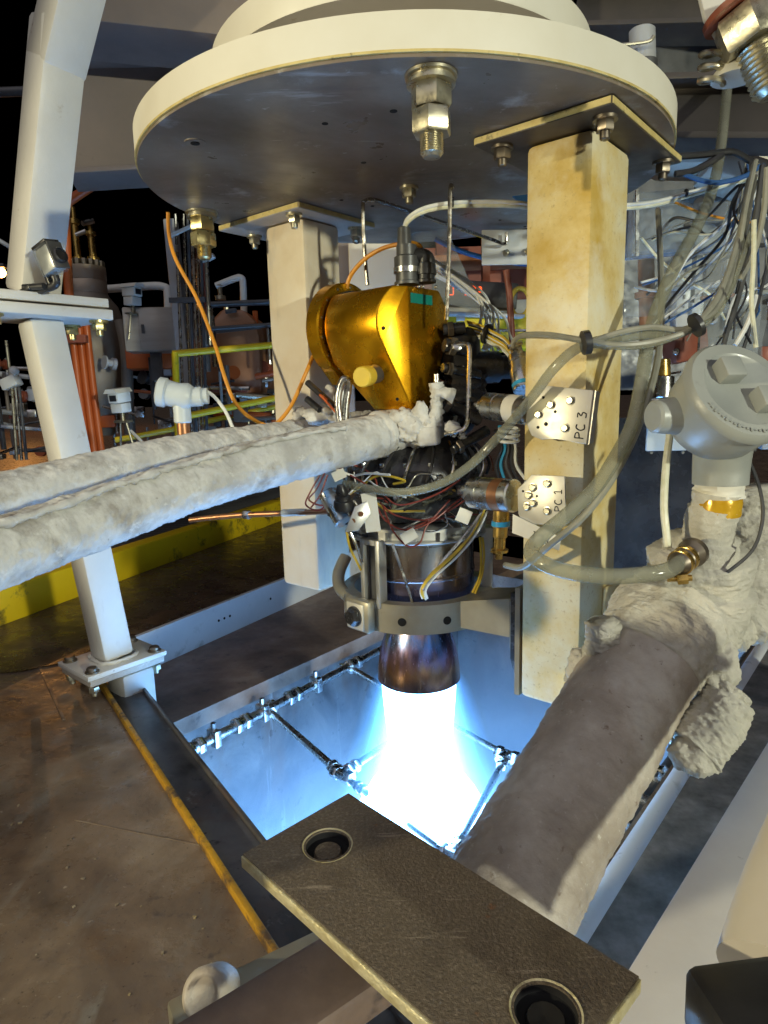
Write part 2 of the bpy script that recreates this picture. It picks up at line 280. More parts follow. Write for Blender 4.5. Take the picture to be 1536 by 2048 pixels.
M('beam_white', [(0.3, (0.60, 0.58, 0.58)), (0.7, (0.72, 0.70, 0.68))], 0.45, scale=5, bump=0.05, bscale=80, spots=[(13, 0.66, 0.74, (0.22, 0.2, 0.2), (1, 1, .4))])
M('concrete', [(0.32, (0.08, 0.078, 0.075)), (0.5, (0.17, 0.165, 0.158)), (0.68, (0.28, 0.27, 0.26))], 0.55, scale=14, detail=10, bump=0.5, bscale=60, bdetail=8, spots=[(7, 0.62, 0.72, (0.13, 0.07, 0.05))])
M('wood', [(0.3, (0.30, 0.10, 0.03)), (0.7, (0.46, 0.18, 0.06))], 0.5, scale=5, stretch=(1, 1, 7))
M('cream_panel', [(0.3, (0.60, 0.54, 0.44)), (0.7, (0.70, 0.64, 0.53))], 0.5, scale=3)
# clear vinyl hose and the plastic sheets hung round the far equipment
def clear(name, col, rough, tint, fac):
    m = bpy.data.materials.new(name); m.use_nodes = True; nt = m.node_tree; b = nt.nodes['Principled BSDF']
    b.inputs['Base Color'].default_value = (*col, 1); b.inputs['Roughness'].default_value = rough; b.inputs['IOR'].default_value = 1.4
    t = nt.nodes.new('ShaderNodeBsdfTransparent'); t.inputs[0].default_value = (*tint, 1)
    mx = nt.nodes.new('ShaderNodeMixShader')
    f = ramp(nt, tex(nt, 'noise', 7, 6), [(0.3, max(0, fac - 0.12)), (0.7, fac + 0.15)])
    nt.links.new(f, mx.inputs[0]); nt.links.new(t.outputs[0], mx.inputs[1]); nt.links.new(b.outputs[0], mx.inputs[2])
    nt.links.new(mx.outputs[0], nt.nodes['Material Output'].inputs[0]); MATS[name] = m
clear('vinyl', (0.34, 0.34, 0.27), 0.10, (0.82, 0.82, 0.74), 0.42)
clear('film', (0.42, 0.45, 0.47), 0.12, (0.92, 0.94, 0.95), 0.16)
# heat-tinted chamber and nozzle: straw, purple and blue bands by height, streaked along the wall
def heat(name, stops, zs):
    m = bpy.data.materials.new(name); m.use_nodes = True; nt = m.node_tree; b = nt.nodes['Principled BSDF']
    tc = nt.nodes.new('ShaderNodeTexCoord'); sp = nt.nodes.new('ShaderNodeSeparateXYZ'); nt.links.new(tc.outputs['Generated'], sp.inputs[0])
    n = tex(nt, 'noise', 3.0, 6, 0.6, stretch=(4, 4, 0.5), space='Generated')
    ma = nt.nodes.new('ShaderNodeMath'); ma.operation = 'MULTIPLY_ADD'; nt.links.new(n, ma.inputs[0]); ma.inputs[1].default_value = 0.5
    nt.links.new(sp.outputs[2], ma.inputs[2])
    sb = nt.nodes.new('ShaderNodeMath'); sb.operation = 'SUBTRACT'; nt.links.new(ma.outputs[0], sb.inputs[0]); sb.inputs[1].default_value = 0.25
    nt.links.new(ramp(nt, sb.outputs[0], stops), b.inputs['Base Color'])
    b.inputs['Metallic'].default_value = 0.95; b.inputs['Anisotropic'].default_value = 0.5
    nt.links.new(ramp(nt, tex(nt, 'noise', 8, 6, stretch=(3, 3, .5), space='Generated'), [(0.3, 0.15), (0.7, 0.30)]), b.inputs['Roughness']); MATS[name] = m
heat('heat_chamber', [(0.0, (0.16, 0.15, 0.26)), (0.25, (0.22, 0.20, 0.32)), (0.5, (0.40, 0.31, 0.26)), (0.8, (0.50, 0.40, 0.30)), (1.0, (0.44, 0.41, 0.38))], 1)
heat('heat_nozzle', [(0.0, (0.26, 0.15, 0.14)), (0.18, (0.58, 0.34, 0.20)), (0.36, (0.38, 0.26, 0.40)), (0.55, (0.18, 0.28, 0.56)), (0.72, (0.52, 0.34, 0.28)), (0.88, (0.36, 0.22, 0.40)), (1.0, (0.55, 0.36, 0.20))], 1)
# ================================================================== the setting: yard, flame pit
H = [(-1.22, -0.36), (0.62, -0.86), (0.62, 2.3), (-1.66, 2.3)]      # pit opening (a, b) at deck level
g = B(); R_ = 150
outer = [(-R_, -R_), (R_, -R_), (R_, R_), (-R_, R_)]
pts = [Fr(a, b, 0) for a, b in outer] + [Fr(a, b, 0) for a, b in H]
g.add(pts, [(0, 1, 5, 4), (1, 2, 6, 5), (2, 3, 7, 6), (3, 0, 4, 7)])
deck = obj('ground', g, 'deck', kind='structure', smooth=0)
# plates welded on the near deck: raised seams
def seam(p, q, wdt=0.012, h=0.006):
    p, q = V(p), V(q); d = (q - p).normalized(); sd = V((-d.y, d.x, 0))
    obj('weld_seam', B().box((p + q) / 2 + ez * h / 2, ((q - p).length, wdt, h), d, sd), 'deck', deck, smooth=0)
seam(V((-1.2506, 2.1976, 0.0000)), V((-0.9464, 1.7613, 0.0000)), .008, .003); seam(V((-0.6990, 1.2968, 0.0000)), V((-0.3977, 1.2039, 0.0000)), 0.003, 0.0015)
random.seed(11); gt = B()                                        # grit and paint chips lying on the plates
for k_ in range(420):
    a_, b_ = random.uniform(-1.3, .9), random.uniform(-2.2, -.80); q_ = Fr(a_, b_ - max(0, -.36 * (a_ + .5)), 0); s_ = random.uniform(.0012, .0042)
    an = random.uniform(0, 6.3); gt.box(q_ + ez * s_ * .3, (s_ * random.uniform(.8, 2.2), s_, s_ * .6), V((cos(an), sin(an), 0)), V((-sin(an), cos(an), 0)))
obj('grit', gt, 'grit', None, 'fine grit and paint chips scattered on the deck plates', 'grit', kind='stuff', smooth=0)
# dark wet strip of deck between the kerb and the pit
obj('wet_deck', B().add([Fr(-1.9, -1.2, .004), Fr(-1.30, -0.55, .004), Fr(-1.235, -0.36, .004), Fr(-1.675, 2.3, .004), Fr(-2.8, 2.3, .004)], [(0, 1, 2, 3, 4)]), 'wet_deck', kind='structure', smooth=0)
# painted channel face at the back of the pit, rusty ledge below it, then the pit wall
st = B().add([Fr(-1.22, -0.36, .012), Fr(-1.66, 2.3, .012), Fr(-1.66, 2.3, -.14), Fr(-1.22, -0.36, -.14), Fr(-1.24, -0.36, .012), Fr(-1.68, 2.3, .012), Fr(-1.68, 2.3, -.14), Fr(-1.24, -0.36, -.14)],
             [(0, 1, 2, 3), (4, 7, 6, 5), (0, 4, 5, 1), (3, 2, 6, 7), (0, 3, 7, 4), (1, 5, 6, 2)])
sp = obj('pit_channel', st, 'strip_paint', kind='structure')
for q in [V((-0.8041, 2.8438, -0.0600)), V((-0.7651, 2.8616, -0.0600)), V((-0.7263, 2.7571, -0.0600)), V((-0.6575, 3.1269, -0.0600)), V((-0.5044, 3.4210, -0.0600))]:
    d = (Fr(-1.66, 2.3, 0) - Fr(-1.22, -.36, 0)).normalized(); nn = V((-d.y, d.x, 0)); nn = nn if nn.dot(e1) > 0 else -nn
    t = (Fr(-1.22, -.36, 0) - q).dot(nn); q = q + nn * t
    obj('bolt_hole', B().cyl(q, q + nn * 0.0015, 0.006, n=10), 'hole', sp)
lg = B().add([Fr(-1.24, -0.42, -.14), Fr(-0.80, -0.42, -.14), Fr(-0.84, 2.3, -.14), Fr(-1.68, 2.3, -.14), Fr(-1.24, -0.42, -.20), Fr(-0.80, -0.42, -.20), Fr(-0.84, 2.3, -.20), Fr(-1.68, 2.3, -.20)],
             [(0, 1, 2, 3), (4, 7, 6, 5), (0, 4, 5, 1), (1, 5, 6, 2), (2, 6, 7, 3), (3, 7, 4, 0)])
obj('pit_ledge', lg, 'rust_ledge', kind='structure')
def wall(name, p, q, z0, z1, mat):
    p0, q0 = Fr(*p, 0), Fr(*q, 0)
    obj(name, B().add([p0 + ez * z0, q0 + ez * z0, q0 + ez * z1, p0 + ez * z1], [(0, 1, 2, 3)]), mat, kind='structure', smooth=0)
wall('pit_wall_back', (-0.83, -0.95), (-0.87, 2.3), -.19, -2.6, 'pit_steel')
wall('pit_wall_left', (-1.22, -0.33), (0.62, -0.76), -0.03, -2.6, 'pit_steel')
wall('pit_wall_right', (0.62, -0.86), (0.62, 2.3), -.02, -2.6, 'pit_steel')
wall('pit_wall_far', (0.62, 1.5), (-1.66, 1.5), -.02, -2.6, 'pit_steel')
obj('pit_floor', B().add([Fr(-1.3, -1.0, -2.6), Fr(.7, -1.0, -2.6), Fr(.7, 1.6, -2.6), Fr(-1.3, 1.6, -2.6)], [(0, 1, 2, 3)]), 'pit_steel', kind='structure', smooth=0)
# left edge: ochre strip on the deck edge and the dark steel angle inside it
L0, L1 = Fr(-1.16, -0.375, 0), Fr(0.60, -0.855, 0); d = (L1 - L0).normalized(); nn = V((-d.y, d.x, 0)); nn = nn if nn.dot(e2) > 0 else -nn
eb = thing('pit_edge_angle', (L0 + L1) / 2, 'long ochre painted steel edge along the left side of the pit', 'edge strip')
Ld = (L1 - L0).length
obj('lip', B().box((L0 + L1) / 2 + ez * 0.010 - nn * 0.008, (Ld, 0.013, 0.022), d, nn, bev=0.003), 'ochre_edge', eb)
obj('flange', B().box((L0 + L1) / 2 + ez * -0.022 + nn * 0.052, (Ld, 0.095, 0.014), d, nn, bev=0.003), 'pit_steel', eb)
obj('web', B().box((L0 + L1) / 2 + ez * -0.066 + nn * 0.104, (Ld, 0.010, 0.12), d, nn, bev=0.002), 'pit_steel', eb)
# right side: rounded steel lip, dark concrete strip, white beam beyond
obj('pit_lip', B().tube([Fr(.655, -1.0, -0.012), Fr(.65, .4, -0.012), Fr(.645, 2.3, -0.012)], 0.027, 12, 2), 'strip_paint', kind='structure')
obj('concrete_strip', B().fb(.665, 1.02, -1.4, 2.5, -.05, .006), 'concrete', kind='structure')
# yellow kerb beyond the wet deck
k0, k1 = Fr(-1.66, -1.0, 0), Fr(-2.9, 2.5, 0); d = (k1 - k0).normalized(); sd = V((-d.y, d.x, 0))
obj('kerb', B().box((k0 + k1) / 2 + ez * 0.078 + sd * 0.05, ((k1 - k0).length, 0.10, 0.156), d, sd, bev=0.008), 'yellow_paint', None, 'yellow painted steel kerb with dark stains behind the left post', 'kerb')
# open grating behind the kerb: thin bars over dark ground
gr = thing('floor_grating', (k0 + k1) / 2 + sd * 0.3, 'dark open floor grating behind the yellow kerb', 'grating')
for i in range(60):
    q = k0.lerp(k1, i / 60) + ez * 0.14 + sd * 0.28
    obj('bar', B().box(q, (0.008, 0.36, 0.03), d, sd), 'dark_grey', gr, smooth=0)
obj('edge_bar', B().box((k0 + k1) / 2 + sd * 0.47 + ez * .14, ((k1 - k0).length, .01, .04), d, sd), 'dark_grey', gr)

# ================================================================== the plume
PZ = 0.137
prof = [(0.104, 0.0), (0.102, -0.05), (0.096, -0.12), (0.089, -0.19), (0.088, -0.24), (0.108, -0.29), (0.160, -0.36), (0.220, -0.48), (0.270, -0.65), (0.315, -0.85), (0.355, -1.1), (0.39, -1.5), (0.41, -1.9), (0.42, -2.3), (0.05, -2.5)]
m = emit('flame', (0.24, 0.53, 1.0), 17.0)
pb = B().lathe(Fr(0, 0, PZ), ez, [(r_ * (1 - k_ * 0), h_) for k_, (r_, h_) in enumerate(prof)], 64)
for i_, p_ in enumerate(pb.v):                                   # ragged turbulent skin, calm at the nozzle lip
    dz_ = PZ - p_.z; c_ = Fr(0, 0, p_.z); d_ = p_ - c_
    pb.v[i_] = c_ + d_ * (1 + min(.10, dz_ * .12) * noise.fractal(V((d_.x * 14, d_.y * 14, p_.z * 5)), .7, 2, 4))
pl = obj('exhaust_plume', pb, m, None, 'blinding white exhaust plume roaring down out of the nozzle', 'flame', smooth=60)
# glow of hot gas round the plume: volume that emits, fading outwards
gm = bpy.data.materials.new('plume_glow'); gm.use_nodes = True; nt = gm.node_tree; nt.nodes.remove(nt.nodes['Principled BSDF'])
tc = nt.nodes.new('ShaderNodeTexCoord'); sx = nt.nodes.new('ShaderNodeSeparateXYZ'); nt.links.new(tc.outputs['Object'], sx.inputs[0])
cx = nt.nodes.new('ShaderNodeCombineXYZ'); nt.links.new(sx.outputs[0], cx.inputs[0]); nt.links.new(sx.outputs[1], cx.inputs[1])
ln = nt.nodes.new('ShaderNodeVectorMath'); ln.operation = 'LENGTH'; nt.links.new(cx.outputs[0], ln.inputs[0])
# sheath radius grows downwards: radius over (0.16 + 0.17 * depth)
ma = nt.nodes.new('ShaderNodeMath'); ma.operation = 'MULTIPLY_ADD'; nt.links.new(sx.outputs[2], ma.inputs[0]); ma.inputs[1].default_value = -0.300; ma.inputs[2].default_value = 0.140 + 0.300 * 2.55
dv = nt.nodes.new('ShaderNodeMath'); dv.operation = 'DIVIDE'; nt.links.new(ln.outputs['Value'], dv.inputs[0]); nt.links.new(ma.outputs[0], dv.inputs[1])
fr = ramp(nt, dv.outputs[0], [(0.48, 1.0), (0.62, 0.34), (0.80, 0.07), (1.0, 0.0)])
em = nt.nodes.new('ShaderNodeEmission'); em.inputs[0].default_value = (0.10, 0.40, 1.0, 1)
ms = nt.nodes.new('ShaderNodeMath'); ms.operation = 'MULTIPLY'; nt.links.new(fr, ms.inputs[0]); ms.inputs[1].default_value = 55.0
nt.links.new(ms.outputs[0], em.inputs[1]); nt.links.new(em.outputs[0], nt.nodes['Material Output'].inputs['Volume'])
pg = B().lathe(Fr(0, 0, PZ), ez, [(0.110, -0.001), (0.138, -0.02), (0.168, -0.1), (0.20, -0.2), (0.26, -.4), (0.58, -1.5), (0.60, -2.55)], 32)
obj('gas_sheath', pg, gm, pl)
# spray mist in the pit, lit by the plume
vm = bpy.data.materials.new('mist'); vm.use_nodes = True; nt = vm.node_tree; nt.nodes.remove(nt.nodes['Principled BSDF'])
pv = nt.nodes.new('ShaderNodeVolumePrincipled'); pv.inputs['Color'].default_value = (0.74, 0.87, 1.0, 1); pv.inputs['Density'].default_value = 0.50; pv.inputs['Anisotropy'].default_value = 0.15
nt.links.new(pv.outputs[0], nt.nodes['Material Output'].inputs['Volume'])
obj('mist', B().add([Fr(-0.79, -0.60, -.30), Fr(0.60, -0.74, -.12), Fr(0.60, 1.48, -.12), Fr(-0.79, 1.48, -.30), Fr(-0.79, -0.60, -2.5), Fr(0.60, -0.74, -2.5), Fr(0.60, 1.48, -2.5), Fr(-0.79, 1.48, -2.5)],
    [(0, 1, 2, 3), (4, 7, 6, 5), (0, 4, 5, 1), (1, 5, 6, 2), (2, 6, 7, 3), (3, 7, 4, 0)]), vm, None, 'blue lit water mist filling the flame pit', 'mist', kind='stuff', smooth=0)

vm2 = vm.copy(); vm2.node_tree.nodes['Principled Volume'].inputs['Density'].default_value = 0.75
obj('mist', B().add([Fr(-0.78, -0.59, -1.05), Fr(0.59, -0.73, -0.75), Fr(0.59, 1.47, -0.85), Fr(-0.78, 1.47, -1.25), Fr(-0.78, -0.59, -2.49), Fr(0.59, -0.73, -2.49), Fr(0.59, 1.47, -2.49), Fr(-0.78, 1.47, -2.49)],
    [(0, 1, 2, 3), (4, 7, 6, 5), (0, 4, 5, 1), (1, 5, 6, 2), (2, 6, 7, 3), (3, 7, 4, 0)]), vm2, None, 'denser blue mist low in the flame pit', 'mist', kind='stuff', smooth=0)
# ================================================================== water pipes in the pit
def pipe_run(root, name, p, q, r, mat, fits=(), clamps=(), up=None):
    p, q = V(p), V(q); d = (q - p).normalized()
    o = obj(name, B().cyl(p, q, r, n=14), mat, root)
    for t in fits:
        c = p.lerp(q, t)
        b = B().hexn(c - d * r * 2.0, d, r * 1.75, r * 1.6).hexn(c + d * r * 0.5, d, r * 1.75, r * 1.6).cyl(c - d * r * 0.5, c + d * r * 0.6, r * 1.4, n=14)
        obj('coupling', b, 'steel', root)
    for t in clamps:
        c = p.lerp(q, t); sd = d.cross(ez).normalized()
        b = B().box(c, (r * 1.6, r * 3.0, r * 3.6), d, sd, bev=r * .25); b.cyl(c + ez * r * 1.4, c + ez * r * 3.2, r * .55, n=8)
        obj('clamp', b, 'steel', root)
    return o
wm = thing('water_manifold', Fr(-.775, .3, -.21), 'steel water spray pipe clamped along the back wall of the pit', 'pipe')
pipe_run(wm, 'pipe', Fr(-.715, -.36, -.21), Fr(-.80, 1.45, -.21), 0.0165, 'steel', (0.0, .05, .16, .30, .5), (.095, .215, .37))
def tee(root, c, d, s, r):
    b = B().hexn(c - d * r * 3, d, r * 1.75, r * 1.8).hexn(c + d * r * 1.3, d, r * 1.75, r * 1.8).cyl(c - d * r * 1.5, c + d * r * 1.5, r * 1.45, n=14).cyl(c, c + s * r * 2.2, r * 1.45, n=14).hexn(c + s * r * 1.8, s, r * 1.75, r * 1.6)
    obj('tee', b, 'steel', root)
wr = thing('spray_ring', Fr(0, .1, -.22), 'square ring of small steel water pipes round the plume', 'pipe')
za = -.22; r = 0.0125
pA = [Fr(-.765, .07, za), Fr(-.24, -.075, za), Fr(.215, -.165, za)]
pB = [Fr(-.785, .53, za), Fr(-.25, .40, za), Fr(.10, .32, za), Fr(.40, .27, za)]
for nm, q in (('feed_pipe', pA), ('feed_pipe', pB)):
    for i in range(len(q) - 1): pipe_run(wr, nm, q[i], q[i + 1], r if i == 0 else r * .8, 'steel', (.04, .93) if i == 0 else (.2,))
pipe_run(wr, 'cross_pipe', pA[1], pB[1], r * .95, 'steel', (.1, .9)); pipe_run(wr, 'cross_pipe', pA[2], pB[2], r * .8, 'steel', (.1, .9))
for c, d_, s_ in ((pA[0], e2, e1), (pB[0], e2, e1), (pA[1], e1, e2), (pB[1], e1, -e2), (pA[2], e1, e2), (pB[2], e1, -e2)): tee(wr, c, d_, s_, r)
rp = thing('side_water_pipe', Fr(.575, .2, -.05), 'dark water pipe with couplings along the right side of the pit', 'pipe')
pipe_run(rp, 'pipe', Fr(.585, -.75, -.05), Fr(.60, 1.5, -.06), 0.017, 'dark_grey', (.12, .16, .30, .42, .55), (.2, .36, .5))
# ================================================================== thrust plate
DC = V((0.064, 1.672, 1.4)); DR = 0.600
tp = thing('thrust_plate', DC, 'big round white rimmed thrust plate hanging above the engine', 'thrust plate')
rim = obj('rim', B().lathe(DC, ez, [(DR - .02, 0.006), (DR, 0.006), (DR, 0.062), (DR - .02, 0.066)], 128), 'rim_paint', tp, smooth=30)
obj('worn_edge', B().lathe(DC, ez, [(DR - .004, 0.0052), (DR + .0012, 0.0055), (DR + .0012, 0.0095), (DR - .004, 0.010)], 128, close=True), 'worn_edge', tp)
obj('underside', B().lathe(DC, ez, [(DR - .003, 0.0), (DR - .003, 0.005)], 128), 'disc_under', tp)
obj('upper_disc', B().lathe(DC + ez * 0.180, ez, [(0.425, 0), (0.427, 0.004), (0.427, 0.056), (0.42, 0.06)], 128), 'rim_paint', tp)
obj('hub', B().lathe(DC + ez * 0.067, ez, [(0.33, 0), (0.33, 0.112)], 64), 'beam_brown', tp)
for q, r in [(V((-0.0900, 1.3054, 1.4000)), .006), (V((0.0355, 1.2599, 1.4000)), .007), (V((-0.0245, 1.5123, 1.4000)), .006), (V((0.1172, 1.4870, 1.4000)), .005), (V((-0.0092, 1.8373, 1.4000)), .005), (V((-0.0878, 1.7773, 1.4000)), .005), (V((0.4510, 2.0936, 1.4000)), .005), (V((0.1967, 1.7807, 1.4000)), .004), (V((0.3601, 2.0113, 1.4000)), .004)]:
    obj('tapped_hole', B().cyl(q + ez * 0.0005, q - ez * 0.0008, r, n=14), 'hole', tp)
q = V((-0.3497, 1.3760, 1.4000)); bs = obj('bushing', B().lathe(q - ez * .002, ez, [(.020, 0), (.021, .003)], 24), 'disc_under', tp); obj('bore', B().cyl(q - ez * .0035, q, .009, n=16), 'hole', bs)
def big_bolt(q, s, mat):
    d = -ez
    n = obj('anchor_nut', B().hexn(q + d * .016 * s, d, .033 * s, .034 * s, .35), mat, tp); obj('lock_nut', B().hexn(q + d * .052 * s, d, .033 * s, .036 * s, .75), mat, n)
    obj('washer', B().lathe(q, d, [(.042 * s, .0005), (.042 * s, .005 * s), (.036 * s, .006 * s), (.036 * s, .010 * s), (.039 * s, .011 * s), (.039 * s, .016 * s)], 28), 'galv', n)
    pr = []
    for k in range(9): pr += [(.019 * s, .088 * s + k * .0034 * s), (.0168 * s, .0897 * s + k * .0034 * s)]
    obj('stud', B().lathe(q, d, [(.012 * s, .088 * s)] + pr + [(.014 * s, .121 * s), (.0, .121 * s)], 20), mat, n)
big_bolt(V((0.0924, 1.1321, 1.4000)), 1.0, 'galv'); big_bolt(V((-0.4664, 1.8513, 1.4000)), 1.0, 'galv_gold')
q = V((0.0811, 1.6868, 1.4000)); bolt(tp, q, -ez, .017, 'galv')
bolt(tp, V((-0.0618, 2.0708, 1.4000)), -ez, .018, 'dark_bolt')

# ================================================================== the two columns that carry the engine
def column(a0, a1, b0, b1, z0, pa0, pa1, pb0, pb1, mat, label, bolts, bm, bs):
    t = thing('column', Fr((a0 + a1) / 2, (b0 + b1) / 2, z0), label, 'column', 'columns carrying the engine')
    obj('square_tube', B().fb(a0, a1, b0, b1, z0, 1.3838, bev=0.014), mat, t)
    mp = obj('mount_plate', B().fb(pa0, pa1, pb0, pb1, 1.3842, 1.3995, bev=0.002), 'plate_dark' if bm == 'dark_bolt' else 'plate_paint', t)
    for p_, q_ in (((pa0, pb0), (pa1, pb0)), ((pa1, pb0), (pa1, pb1)), ((pa0, pb0), (pa0, pb1))):
        P_, Q_ = Fr(*p_, 1.392), Fr(*q_, 1.392); dd = (Q_ - P_).normalized(); nn_ = dd.cross(ez); c_ = Fr((pa0 + pa1) / 2, (pb0 + pb1) / 2, 1.392); nn_ = nn_ if nn_.dot(P_ - c_) > 0 else -nn_
        obj('worn_edge', B().box((P_ + Q_) / 2 + nn_ * .0006, ((Q_ - P_).length - .004, .002, .011), dd, nn_), 'worn_edge', mp)
    for a, b in bolts: bolt(t, Fr(a, b, 1.384), -ez, bs, bm, 'bolt')
    return t
rc = column(.36, .50, -.095, .100, .215, .285, .560, -.165, .235, 'column_paint', 'yellowed square steel column on the right nearest the camera', [(.325, -.125), (.530, -.118), (.535, .195), (.325, .195)], 'dark_bolt', .0165)
lc = column(-.48, -.32, -.06, .085, .335, -.60, -.265, -.125, .175, 'far_column_paint', 'pale square steel column left of the gold housing', [(-.57, -.02), (-.315, -.095), (-.30, .13), (-.57, .13)], 'galv', .0165)
# side plate low on the right column, its hole and screw
obj('side_plate', B().fb(.5005, .508, .02, .125, .30, .47, bev=.004), 'column_paint', rc)
q = Fr(.508, .055, .425); obj('slot', B().lathe(q, e1, [(.008, 0), (.008, .0012)], 12), 'hole', rc)
# engine link bracket on the right column's inner face
br = thing('engine_bracket', Fr(.33, -.03, .2), 'black padded bracket between the support ring and the right column', 'bracket')
pz = [(-.085, .44), (.085, .46), (.095, .24), (.055, .18), (-.055, .18), (-.085, .24)]
obj('backing_plate', B().prism([(-.09, .47), (.09, .47), (.09, .215), (-.09, .215)], Fr(.344, 0, 0), e2, ez, .012), 'alu_olive', br)
obj('pad', B().prism([(-.07, .45), (.075, .45), (.075, .29), (.04, .235), (-.045, .235), (-.07, .29)], Fr(.322, 0, 0), e2, ez, .0215), 'black_metal', br)
obj('cover_plate', B().prism([(-.055, .43), (.06, .43), (.06, .31), (.03, .265), (-.03, .265), (-.055, .31)], Fr(.312, 0, 0), e2, ez, .0098), 'alu_olive', br)
for dz in (.30, .40): bolt(br, Fr(.311, -.005, dz), -e1, .010, 'dark_bolt', stud=False)

# ================================================================== left post of the outer frame
post = thing('frame_post', V((-0.8104, 1.7995, 0.0000)), 'white square steel post standing at the back left corner of the pit', 'post')
P0, P1 = V((-0.8913, 2.0000, 0.0964)), V((-1.0040, 2.0000, 1.1519))
ax = (P1 - P0).normalized(); X = (e2 - ax * e2.dot(ax)).normalized(); Y = ax.cross(X)
def sq(p, q, w0, w1, bev): 
    a = (q - p).normalized(); x = (e2 - a * e2.dot(a)).normalized(); y = a.cross(x); return B().box((p + q) / 2, (w0, w1, (q - p).length), x, y, a, bev=bev)
obj('square_tube', sq(P0, P1, .100, .100, .014), 'post_paint', post)
obj('weld_bead', B().tube([P0 + ez * .004 + e2 * (.053 * i_) + e1 * (.053 * j_) for i_, j_ in ((-1, -1), (1, -1), (1, 1), (-1, 1), (-1, -1))], .006, 8, 10, wob=.004, wfreq=90), 'post_paint', post)
obj('base_plate', B().box(P0 - ez * .008, (.265, .20, .016), e2, -e1, bev=.002), 'post_paint', post)
obj('lower_plate', B().box(P0 - ez * .0275, (.25, .19, .020), e2, -e1, bev=.002), 'plate_paint', post)
for i, j in ((-1, -1), (-1, 1), (1, -1), (1, 1)):
    q = P0 + e2 * .105 * i + e1 * .073 * j; rbolt(post, q + ez * .0005, ez, .0165, 'dark_bolt'); bolt(post, q - ez * .039, -ez, .0165, 'galv', washer=False)
obj('stub', B().box(P0 - ez * .135 + e1 * .035 + e2 * .035, (.115, .115, .19), e2, -e1, bev=.018), 'post_paint', post)
obj('stub_foot', B().box(P0 - ez * .233 + e1 * .035 + e2 * .035, (.15, .15, .012), e2, -e1, bev=.003), 'rust_ledge', post)
fp = thing('upper_post', P1, 'white square steel post rising from the bolted flange at top left', 'post')
P2, P3 = V((-1.0162, 2.0000, 1.2233)), V((-0.8342, 1.9500, 1.9188))
obj('square_tube', sq(P2, P3, .118, .118, .016), 'post_paint', fp)
obj('square_tube_top', sq(P3 + (P3 - P2).normalized() * -.12, V((-0.6502, 1.8500, 2.1936)), .121, .121, .016), 'post_paint', fp)
FX = (V((-0.8202, 1.9300, 1.1970)) - V((-0.9800, 1.7500, 1.1380))).normalized(); FX = V((FX.x, FX.y, 0)).normalized(); FY = V((-FX.y, FX.x, 0))
fc = V((-1.0185, 1.9800, 1.1895))
tf = obj('top_flange', B().box(fc + ez * .010, (.36, .24, .026), FX, FY, bev=.003), 'post_paint', fp)
bf = obj('bottom_flange', B().box(fc - ez * .024, (.375, .25, .030), FX, FY, bev=.003), 'post_paint', post)
for s_, d_ in ((.155, -.095), (-.135, -.095), (.145, .07)):
    q = fc + FX * s_ + FY * d_ - ez * .0395; bolt(fp, q, -ez, .020, 'galv_gold')
# overhead beams
def ibeam(name, p, q, h, wd, mat, label, t=.018, cat='beam'):
    p, q = V(p), V(q); d = (q - p).normalized(); sd = d.cross(ez).normalized(); up = sd.cross(d); L = (q - p).length; c = (p + q) / 2
    r = thing(name, c - up * h / 2, label, cat)
    obj('web', B().box(c, (L, t, h - 2 * t), d, sd, up), mat, r); obj('bottom_flange', B().box(c - up * (h / 2 - t / 2), (L, wd, t), d, sd, up, bev=.003), mat, r); obj('top_flange', B().box(c + up * (h / 2 - t / 2), (L, wd, t), d, sd, up, bev=.003), mat, r)
    return r
ibeam('overhead_beam', V((-1.0403, 2.3500, 1.8167)), V((0.4903, 2.7500, 1.9939)), .36, .20, 'beam_brown', 'brown overhead steel beam behind the thrust plate at left')
p, q = V((-0.8762, 2.1500, 2.0157)), V((0.2666, 2.4500, 2.1794)); d = (q - p); d.z = 0; d.normalize()
obj('cross_beam', B().box((p + q) / 2 + ez * .04, ((q - p).length, .24, .34), d, ez.cross(d), bev=.006), 'beam_brown', None, 'brown box beam joined to the top of the left post', 'beam')
ibeam('rear_beam', V((0.5402, 2.3000, 1.7865)), V((1.2797, 1.9000, 1.6173)), .17, .16, 'beam_dark', 'dark steel beam crossing behind the right column')
ibeam('roof_beam', V((0.8152, 2.9000, 2.3849)), V((1.8059, 2.6000, 2.2349)), .16, .18, 'beam_dark', 'dark roof beam at the top right of the bay')
# ================================================================== rocket engine
def E(z): return Fr(0, 0, z)
def pol(r, deg, z): return V((OX + r * cos(radians(deg)), OY + r * sin(radians(deg)), z))     # round the engine axis; -90 faces the camera side
def ring_seg(rin, rout, z0, z1, d0, d1, n=24):
    vs = []; fs = []
    for i in range(n + 1):
        d = d0 + (d1 - d0) * i / n
        vs += [pol(rin, d, z0), pol(rout, d, z0), pol(rout, d, z1), pol(rin, d, z1)]
    for i in range(n):
        for k in range(4): fs.append((i * 4 + k, i * 4 + (k + 1) % 4, i * 4 + 4 + (k + 1) % 4, i * 4 + 4 + k))
    fs += [(0, 1, 2, 3), (n * 4 + 3, n * 4 + 2, n * 4 + 1, n * 4)]
    return B().add(vs, fs)
en = thing('rocket_engine', E(.15), 'small rocket engine with heat tinted chamber and dark injector dome', 'rocket engine')
nz = [(.1105, 0), (.1145, 0), (.1125, .03), (.1085, .06), (.1025, .09), (.0935, .12), (.082, .155), (.069, .19), (.058, .235), (.054, .235), (.065, .19), (.078, .155), (.0895, .12), (.0985, .09), (.1045, .06), (.1085, .03)]
obj('nozzle', B().lathe(E(.136), ez, nz, 64, close=True), 'heat_nozzle', en, label='blue and purple heat tinted bell nozzle')
